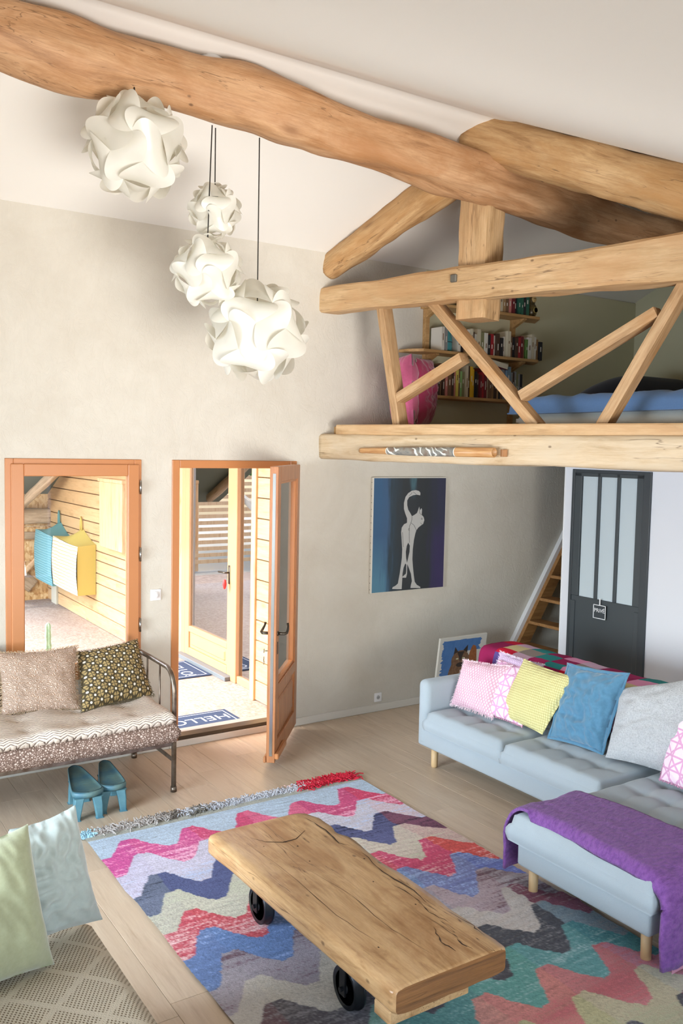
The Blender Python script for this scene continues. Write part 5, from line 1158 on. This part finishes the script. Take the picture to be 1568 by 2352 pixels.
for x in (4.90, 5.93):
    rb('upright', x - .022, x + .022, D - .045, D - .002, LZ, 3.56, M_shelf, bc, .002)
    for z in SHZ: mk('bracket', [(x - .018, D - .045, z - .025), (x - .018, 6.0, z - .025), (x - .018, 6.0, z - .035), (x - .018, D - .045, z - .10), (x + .018, D - .045, z - .025), (x + .018, 6.0, z - .025), (x + .018, 6.0, z - .035), (x + .018, D - .045, z - .10)], [(0, 1, 2, 3), (7, 6, 5, 4), (0, 4, 5, 1), (1, 5, 6, 2), (2, 6, 7, 3), (3, 7, 4, 0)], M_shelf, bc)
BC = {'white': '#dcd8cd', 'cream': '#cfc6ad', 'black': '#26242a', 'dark brown': '#4a3428', 'brown': '#7a5b42', 'red': '#a3252c', 'dark red': '#6d2028', 'green': '#5d8040', 'dark green': '#2f6350', 'yellow': '#e3b52c', 'pale yellow': '#e0d36a', 'pink': '#c98078', 'grey': '#8c8d8c', 'blue grey': '#7590a3', 'tan': '#a8875f', 'light green': '#8fbf7a', 'olive': '#86845e'}
BM = {k: plain('book_' + k.replace(' ', '_'), c, .55) for k, c in BC.items()}; M_pages = plain('book_pages', '#ddd6c2', .8)
ORD = ['first', 'second', 'third', 'fourth', 'fifth', 'sixth', 'seventh', 'eighth', 'ninth', 'tenth', 'eleventh', 'twelfth', 'thirteenth', 'fourteenth', 'fifteenth', 'sixteenth', 'seventeenth', 'eighteenth', 'nineteenth', 'twentieth'] + ['twenty-' + s for s in ('first', 'second', 'third', 'fourth', 'fifth', 'sixth', 'seventh', 'eighth', 'ninth')] + ['thirtieth'] + ['thirty-' + s for s in ('first', 'second', 'third', 'fourth', 'fifth', 'sixth', 'seventh', 'eighth', 'ninth')] + ['fortieth']
rr = random.Random(12)
def book(x, w, d, h, z, cname, label, group, lean=0, yb=D - .05, flat=False):
    t = thing('book', (x + w / 2, yb - d / 2, z), label, 'book', group)
    Wb = Matrix.Translation((x + w / 2, yb - d / 2, z)) @ Matrix.Rotation(lean, 4, 'Y')
    if flat: Wb = Matrix.Translation((x + w / 2, yb - d / 2, z))
    c = .0022; bb = Bag(); hw = w / 2
    bb.box(-hw, hw, -d / 2, -d / 2 + c, 0, h).box(-hw, -hw + c, -d / 2 + c, d / 2, 0, h).box(hw - c, hw, -d / 2 + c, d / 2, 0, h)
    mk('cover', bb.v, bb.f, BM[cname], t, Wm=Wb); bb = Bag().box(-hw + c, hw - c, -d / 2 + c, d / 2 - .004, .003, h - .004); mk('pages', bb.v, bb.f, M_pages, t, Wm=Wb)
    if w > .016 and h > .1:
        alt = BM['white'] if cname not in ('white', 'cream', 'pale yellow') else BM['brown']
        z0 = h * rr.uniform(.5, .75); bb = Bag().box(-hw * .28, hw * .28, -d / 2 - .0006, -d / 2, z0 - h * rr.uniform(.1, .3), z0); mk('spine_label', bb.v, bb.f, alt, t, Wm=Wb)
    return t
def row(z, x0, x1, cols, hr, wr_, shelf):
    x = x0; i = 0; sc = 1.0
    ws = [rr.uniform(*wr_) for _ in cols]; sc = (x1 - x0) / sum(w + .0012 for w in ws)
    for cn, w in zip(cols, ws):
        w *= sc; h = rr.uniform(*hr); book(x, w - .001, rr.uniform(.12, .155), h, z + .001, cn, '%s book, %s from the left on the %s loft shelf' % (cn, ORD[i], shelf), 'books on the %s loft shelf' % shelf); x += w + .0012 * sc; i += 1
cm = 'white black tan white cream dark_brown white cream olive white black red white dark_brown brown black white cream brown black dark_brown red dark_red tan green white cream white tan black'.split()
row(SHZ[1], 5.13, 6.16, [c.replace('_', ' ') for c in cm], (.17, .235), (.018, .036), 'middle')
book(4.935, .03, .15, .205, SHZ[1] + .001, 'white', 'white book standing left of the turquoise vase and the grey book', 'books on the middle loft shelf'); book(4.97, .03, .15, .20, SHZ[1] + .001, 'grey', 'grey book touching the left side of the turquoise vase', 'books on the middle loft shelf')
cl = 'dark_brown brown dark_brown pink brown dark_brown pink pale_yellow brown light_green olive cream dark_brown yellow yellow black dark_brown dark_red red dark_red cream brown tan dark_brown tan black brown grey'.split()
row(SHZ[0], 4.92, 5.70, [c.replace('_', ' ') for c in cl], (.20, .285), (.02, .036), 'lowest')
for k, (cn, w) in enumerate((('blue grey', .05), ('grey', .022), ('dark brown', .02), ('grey', .02), ('olive', .022), ('grey', .02), ('black', .025))): 
    pass
x = 5.71
for k, (cn, w, h) in enumerate((('blue grey', .05, .30), ('grey', .022, .25), ('dark brown', .02, .25), ('grey', .022, .26), ('olive', .022, .25), ('grey', .02, .24), ('black', .03, .24))):
    book(x, w, .15, h, SHZ[0] + .001, cn, '%s book, %s in the right end group of the lowest loft shelf' % (cn, ORD[k]), 'books on the lowest loft shelf'); x += w + .002
tb = thing('book', (5.60, 6.06, 3.07), 'thick cream book lying tilted on top of the books of the lowest loft shelf', 'book', 'books on the lowest loft shelf')
Wb = Matrix.Translation((5.60, 6.05, 3.085)) @ Matrix.Rotation(.16, 4, 'Y')
link('pages', rbox_mesh(.215, .15, .042, 0, M_pages, 1, False), tb, Wb); link('cover', rbox_mesh(.22, .155, .004, 0, BM['cream'], 1, False), tb, Wb @ Matrix.Translation((0, 0, .023))); link('cover', rbox_mesh(.22, .155, .004, 0, BM['dark red'], 1, False), tb, Wb @ Matrix.Translation((0, 0, -.023)))
ct3 = 'dark_brown brown black tan black cream cream white cream cream cream tan brown pink dark_red black dark_green dark_green black dark_green'.split()
row(SHZ[2], 5.22, 5.98, [c.replace('_', ' ') for c in ct3], (.15, .20), (.022, .04), 'top')
vs = thing('vase', (5.055, 6.08, SHZ[1]), 'turquoise ceramic vase between the books on the middle loft shelf', 'vase')
Bag().lathe([(0, 0), (.042, .0), (.05, .04), (.048, .085), (.05, .09), (.045, .13), (.034, .18), (.026, .215), (.022, .235), (0, .235)], (5.055, 6.07, SHZ[1] + .001), 28).out('body', plain('turquoise_glaze', '#4c9aa3', .15), vs, True)
Bag().lathe([(.0505, .083), (.0505, .089), (.049, .089), (.049, .083), (.0505, .083)], (5.055, 6.07, SHZ[1] + .001), 28).out('painted_line', BM['black'], vs, True)
dl = thing('nesting_doll', (6.06, 6.07, SHZ[2]), 'dark and gold round wooden nesting doll at the right end of the top loft shelf', 'doll')
dc = (6.055, 6.06, SHZ[2] + .001)
Bag().lathe([(0, 0), (.035, 0), (.052, .03), (.057, .07), (.050, .105), (.036, .125), (.040, .145), (.042, .17), (.034, .195), (.018, .208), (0, .21)], dc, 28).out('body', plain('doll_black_gold', '#2c2618', .3, nscale=22, dark='#6d5a2c'), dl, True)
Bag().lathe([(0, -.040), (.026, -.040), (.030, -.030), (.0, -.030)], (6.055, 6.06 - .004, SHZ[2] + .166), 20, 'Y').out('face', plain('doll_face', '#c9a970', .3), dl, True)
for (dx, dz, r_) in ((-.009, .172, .0035), (.009, .172, .0035)): Bag().lathe([(0, -.046), (r_, -.046), (r_, -.040), (0, -.040)], (6.055 + dx, 6.055, SHZ[2] + dz), 8, 'Y').out('eye', M_black, dl)
Bag().lathe([(.022, -.062), (.026, -.060), (.026, -.050), (.016, -.050), (.016, -.060), (.022, -.062)], (6.06, 6.06, SHZ[2] + .066), 24, 'Y').out('flower_ring', plain('doll_gold', '#a08a4c', .3), dl, True)
# pink folded floor cushion standing against the wall
M_pink = velvet('pink_cotton', '#dc6f96', '#cf6088'); M_pink2 = velvet('dark_pink_cotton', '#b23f66', '#a23458')
pillow('floor_cushion', wy(904, 977, 5.95), wy(950, 977, 5.62), wy(945, 812, 5.80), wy(920, 822, 6.02), .20, M_pink, 'light pink tufted folding floor cushion standing upright in the loft', 'pink cushions in the loft', seed=31, n=40, wr=.010, pinch=.02)
pillow('floor_cushion', wy(957, 978, 5.70), wy(985, 978, 6.02), wy(990, 826, 6.06), wy(955, 822, 5.86), .16, M_pink2, 'dark pink tufted folding floor cushion next to the light pink one in the loft', 'pink cushions in the loft', seed=32, n=36, wr=.012, pinch=.02)
# bed in the loft
bd = thing('bed_mattress', (5.95, 4.4, LZ), 'white sheeted mattress lying on the loft floor', 'mattress')
softslab('sheet', 4.93, 7.05, 3.55, 5.05, LZ + .002, LZ + .125, fabric('white_sheet', '#dadcd4', '#cfd2ca', 200, .9, .2), bd, 41, (), (), .006)
du = thing('duvet', (5.9, 4.4, 2.59), 'blue duvet spread over the mattress in the loft', 'duvet')
M_bluec = fabric('blue_cotton', '#6d90bd', '#5a7dab', 150, .8, .15, .2, .1)
bb = Bag(); nu, nv = 150, 90
def duv(u, v):
    x, y = 4.86 + 2.22 * u, 3.50 + 1.58 * v; e = min(u * 2.22, (1 - u) * 2.22, v * 1.58, (1 - v) * 1.58); f = math.sqrt(max(0, 1 - max(0, 1 - e / .10) ** 2))
    return (x, y, 2.595 + .125 * f + .018 * nz((x * 4, y * 6, 0), 1.3, 3) * f + .010 * (1 - abs(nz((x * 7, y * 2, 0), 1.2, 5)) * 3) * f)
bb.grid(duv, nu, nv); bb.grid(lambda u, v: (4.86 + 2.22 * u, 3.50 + 1.58 * v, 2.590 - .01 * math.sin(PI * u)), 20, 20); 
for s in range(4):
    def sdf(u, v, s=s):
        x, y = ((4.86 + 2.22 * u, 3.50), (4.86 + 2.22 * u, 5.08), (4.86, 3.5 + 1.58 * u), (7.08, 3.5 + 1.58 * u))[s]
        return (x, y, 2.590 + .01 * v)
    bb.grid(sdf, 20, 2)
bb.out('duvet_cover', M_bluec, du, True)
bl_ = thing('bolster', (6.8, 5.45, LZ), 'dark charcoal long cushion behind the blue duvet in the loft', 'pillow')
V = []; Fc = []; n_ = 30; nr = 16
for i in range(n_ + 1):
    u = i / n_; x = 5.72 + 1.9 * u; e = math.sin(min(1, u * 1.6) * PI / 2) ** .7 * (1 if u < .93 else math.sqrt(max(.05, 1 - ((u - .93) / .07) ** 2))); h = .02 + .535 * e
    for j in range(nr): a = 2 * PI * j / nr; c, s = math.cos(a), math.sin(a); V.append((x, 5.47 + .13 * c * (.3 + .7 * e), LZ + .003 + h / 2 + h / 2 * (abs(s) ** .6) * (1 if s > 0 else -1)))
Fc = [(i * nr + j, (i + 1) * nr + j, (i + 1) * nr + (j + 1) % nr, i * nr + (j + 1) % nr) for i in range(n_) for j in range(nr)] + [tuple(range(nr)), tuple(n_ * nr + j for j in range(nr))[::-1]]
mk('cover', V, Fc, fabric('charcoal_fabric', '#33333b', '#3f3f48', 300), bl_, True)
# ------------------------------------------------------------------ paintings
def canvas(name, x0, x1, z0, z1, y, th, label, mat_front, side, lean=0):
    t = thing(name, ((x0 + x1) / 2, y, z0), label, 'painting'); Wc = Matrix.Translation((x0, y, z0)) @ Matrix.Rotation(-lean, 4, 'X')
    w, h = x1 - x0, z1 - z0
    link('canvas', rbox_mesh(w, th, h, .004, side, 1, False), t, Wc @ Matrix.Translation((w / 2, -th / 2, h / 2)))
    mk('painted_face', [(.012, -th - .0006, .006), (w - .008, -th - .0006, .006), (w - .008, -th - .0006, h - .008), (.012, -th - .0006, h - .008)], [(0, 1, 2, 3)], mat_front, t, Wm=Wc)
    return t, Wc, w, h, -th - .001
m, nt, b = mat0('night_painting', .6); v = coords(nt); s = nd(nt, 'SeparateXYZ', _0=v); x = s.outputs[0]; z = s.outputs[2]
ns_ = noise(nt, nd(nt, 'Mapping', _0=v, Scale=(14, 1, 1.6)).outputs[0], 1.2, 4, .6)
xx = math_(nt, 'ADD', x, math_(nt, 'MULTIPLY', math_(nt, 'SUBTRACT', ns_, .5), .22))
c1 = ramp(nt, xx, [(.06, '#3b5f82'), (.15, '#405d7e'), (.22, '#34424c'), (.32, '#33373a'), (.60, '#2f3336'), (.76, '#33344a')])
pz = math_(nt, 'MULTIPLY', ramp(nt, xx, [(.60, 0.0), (.74, 1.0)]), ramp(nt, z, [(.0, 1.0), (.45, .8), (.62, 0.0)])); c1 = mix(nt, pz, c1, '#3a3159')
bz = math_(nt, 'MULTIPLY', ramp(nt, xx, [(.12, 1.0), (.2, 0.0)]), ramp(nt, z, [(.1, 1.0), (.5, 0.0)])); c1 = mix(nt, math_(nt, 'MULTIPLY', bz, .7), c1, '#5c8da2')
tz = math_(nt, 'MULTIPLY', ramp(nt, xx, [(.38, 0.0), (.44, 1.0), (.5, 0.0)]), ramp(nt, z, [(.8, 0.0), (.93, 1.0)])); c1 = mix(nt, math_(nt, 'MULTIPLY', tz, .6), c1, '#56808c')
nt.links.new(c1, b.inputs['Base Color']); M_night = m
M_canvas = plain('raw_canvas', '#dcd8cc', .9)
t, Wc, w, h, yf = canvas('cat_painting', 4.36, 5.175, 1.055, 2.06, D - .002, .03, 'tall dark painting of a white cat with raised tail hung under the loft', M_night, M_canvas)
# outline traced in the picture and brought to the wall plane
def cp(u, v): p = wy(800 + u / 3.563, 970 + v / 3.563, D - .035); return (p.x - 4.36, p.z - 1.055)
def flat(name, pts, m, y, t, Wc, holes=None):
    bm = bmesh.new(); vs = [bm.verts.new((x, y, z)) for x, z in pts]; es = [bm.edges.new((vs[i], vs[(i + 1) % len(vs)])) for i in range(len(vs))]
    bmesh.ops.triangle_fill(bm, use_beauty=True, edges=es); 
    for f in bm.faces:
        if f.normal.y > 0: f.normal_flip()
    me = bpy.data.meshes.new(name); bm.to_mesh(me); bm.free(); me.materials.append(m); return link(name, me, t, Wc)
M_catw = plain('painted_white', '#b9b9b5', .7); M_line = plain('ink_line', '#4b4b4d', .7); M_nightd = plain('painted_dark', '#35373a', .7)
body = [(480, 822), (455, 835), (437, 862), (432, 900), (436, 960), (441, 1040), (438, 1110), (430, 1170), (420, 1240), (405, 1320), (385, 1338), (362, 1350), (358, 1364), (400, 1366), (436, 1366), (440, 1300), (443, 1240), (452, 1190), (466, 1155), (474, 1165), (474, 1215), (470, 1240), (444, 1262), (442, 1272), (472, 1272), (480, 1240), (482, 1160), (494, 1190), (512, 1240), (520, 1300), (512, 1330), (508, 1356), (545, 1356), (590, 1358), (588, 1346), (560, 1330), (543, 1305), (535, 1250), (528, 1180), (524, 1120), (527, 1040), (537, 960), (548, 910), (556, 885), (572, 862), (592, 846), (612, 832), (622, 800), (616, 775), (600, 757), (603, 715), (598, 702), (585, 722), (580, 690), (572, 715), (562, 742), (540, 758), (520, 768), (508, 745), (490, 715), (482, 680), (482, 640), (498, 612), (530, 597), (560, 592), (588, 598), (590, 578), (578, 562), (552, 555), (520, 560), (490, 580), (468, 610), (455, 660), (455, 710), (465, 745), (480, 785)]
flat('painted_cat', [cp(*p) for p in body], M_catw, yf, t, Wc)
flat('painted_gap', [cp(*p) for p in ((490, 985), (478, 1010), (470, 1060), (472, 1110), (480, 1150), (490, 1105), (500, 1060), (503, 1010))], M_nightd, yf - .0006, t, Wc)
bb = Bag()
for ln in ([(520, 768), (518, 800), (512, 822), (500, 850), (497, 920), (500, 985)], [(512, 822), (535, 840), (550, 870), (556, 885)], [(600, 782), (606, 790), (602, 797), (595, 793), (600, 782)], [(590, 822), (600, 835), (612, 838)], [(530, 570), (545, 580), (555, 590)], [(495, 600), (510, 592), (520, 575)], [(442, 900), (446, 960), (450, 1020)], [(580, 720), (585, 745), (597, 757)], [(495, 868), (490, 878), (496, 886), (499, 876), (495, 868)]):
    bb = Bag().tube([(cp(*p)[0], yf - .0008, cp(*p)[1]) for p in ln], .0016, 4); mk('ink_line', bb.v, bb.f, M_line, t, Wm=Wc)
bb = Bag()
for k in range(17): bb.box(-.0012, .0, -.019, -.013, .03 + k * .058, .036 + k * .058)
mk('staples', bb.v, bb.f, M_black, t, Wm=Wc)
# small cat painting leaning on the wall
cw_, chh = .56, .645
m, nt, b = mat0('sky_painting', .7); v = coords(nt); s = nd(nt, 'SeparateXYZ', _0=v); ns_ = noise(nt, nd(nt, 'Mapping', _0=v, Scale=(5, 1, 40)).outputs[0], 1.0, 3)
xe = math_(nt, 'ADD', s.outputs[0], math_(nt, 'MULTIPLY', math_(nt, 'SUBTRACT', ns_, .5), .12)); up_ = math_(nt, 'GREATER_THAN', s.outputs[2], .50)
inb = math_(nt, 'MULTIPLY', math_(nt, 'GREATER_THAN', xe, .04), math_(nt, 'MAXIMUM', math_(nt, 'LESS_THAN', xe, .30), math_(nt, 'MULTIPLY', up_, math_(nt, 'LESS_THAN', xe, .49)))); inb = math_(nt, 'MULTIPLY', inb, math_(nt, 'LESS_THAN', math_(nt, 'ADD', s.outputs[2], math_(nt, 'MULTIPLY', ns_, .03)), .63))
nt.links.new(mix(nt, inb, '#d9d6cc', mix(nt, noise(nt, v, 20, 3), '#3f6ba8', '#5d89c0')), b.inputs['Base Color'])
t, Wc, w, h, yf = canvas('small_cat_painting', 4.985, 4.985 + cw_, 0.0, chh, D - .13, .022, 'small painting of a brown cat on blue leaning on the wall behind the sofa arm', m, M_canvas, lean=-.13)
def ell(cx_, cz_, rx, rz, n=18, wob=0, sd_=0): return [(cx_ + rx * math.cos(2 * PI * k / n) * (1 + wob * nz((k, sd_, 0), .9)), cz_ + rz * math.sin(2 * PI * k / n) * (1 + wob * nz((k, sd_, 4), .9))) for k in range(n)]
M_cb, M_cd, M_co = plain('cat_brown', '#8c6a4f', .8, nscale=40, dark='#6b4c38'), plain('cat_dark', '#3d332e', .8), plain('cat_orange', '#a9683c', .8, nscale=40, dark='#8a4f2b')
flat('painted_body', ell(.26, .27, .13, .17, wob=.2, sd_=2), M_cb, yf - .0004, t, Wc); flat('painted_head', ell(.26, .42, .105, .095, wob=.12), M_cb, yf - .0008, t, Wc)
flat('painted_ear', [(.175, .48), (.185, .55), (.225, .50)], M_cd, yf - .0010, t, Wc); flat('painted_ear', [(.285, .51), (.335, .56), (.335, .485)], M_cd, yf - .0010, t, Wc)
flat('painted_forehead', [(.215, .50), (.30, .50), (.275, .44), (.262, .40), (.245, .44)], M_cd, yf - .0012, t, Wc)
flat('painted_tail', ell(.405, .40, .048, .15, wob=.22, sd_=6), M_co, yf - .0006, t, Wc); flat('painted_muzzle', ell(.262, .375, .045, .022), M_cd, yf - .0014, t, Wc)
for dx in (-.04, .035): flat('painted_eye', ell(.262 + dx, .435, .016, .008), plain('eye_green', '#c6c3a0', .6), yf - .0016, t, Wc)
# ------------------------------------------------------------------ ladder to the loft
ld = thing('loft_ladder', (6.3, 5.85, 0), 'steep brown wooden ladder stair going up to the loft behind the sofa', 'ladder')
def lp(z): return 5.80 + (z / 1.55)                     # slope of the stringer
for yy, nm in ((6.12, 'stringer'), (5.56, 'stringer')):
    bb = Bag(); w = .15; z1 = 2.44
    bb.add([(lp(0), yy - .02, 0), (lp(0) + w, yy - .02, 0), (lp(z1) + w, yy - .02, z1), (lp(z1), yy - .02, z1), (lp(0), yy + .02, 0), (lp(0) + w, yy + .02, 0), (lp(z1) + w, yy + .02, z1), (lp(z1), yy + .02, z1)],
           [(0, 1, 2, 3), (7, 6, 5, 4), (0, 4, 5, 1), (1, 5, 6, 2), (2, 6, 7, 3), (3, 7, 4, 0)]); bb.out(nm, M_ladder, ld)
for k in range(11):
    z = .215 * (k + 1) + .02
    if z < 2.4: rb('step', lp(z) - .02, lp(z) + .15, 5.58, 6.10, z - .03, z, M_ladder, ld, .004)
bb = Bag(); bb.add([(lp(0) - .05, 6.14, 0), (lp(0), 6.14, 0), (lp(2.4), 6.14, 2.4), (lp(2.4) - .05, 6.14, 2.4), (lp(0) - .05, 6.188, 0), (lp(0), 6.188, 0), (lp(2.4), 6.188, 2.4), (lp(2.4) - .05, 6.188, 2.4)], [(0, 1, 2, 3), (7, 6, 5, 4), (0, 4, 5, 1), (1, 5, 6, 2), (2, 6, 7, 3), (3, 7, 4, 0)])
bb.out('wall_string', M_white, ld)
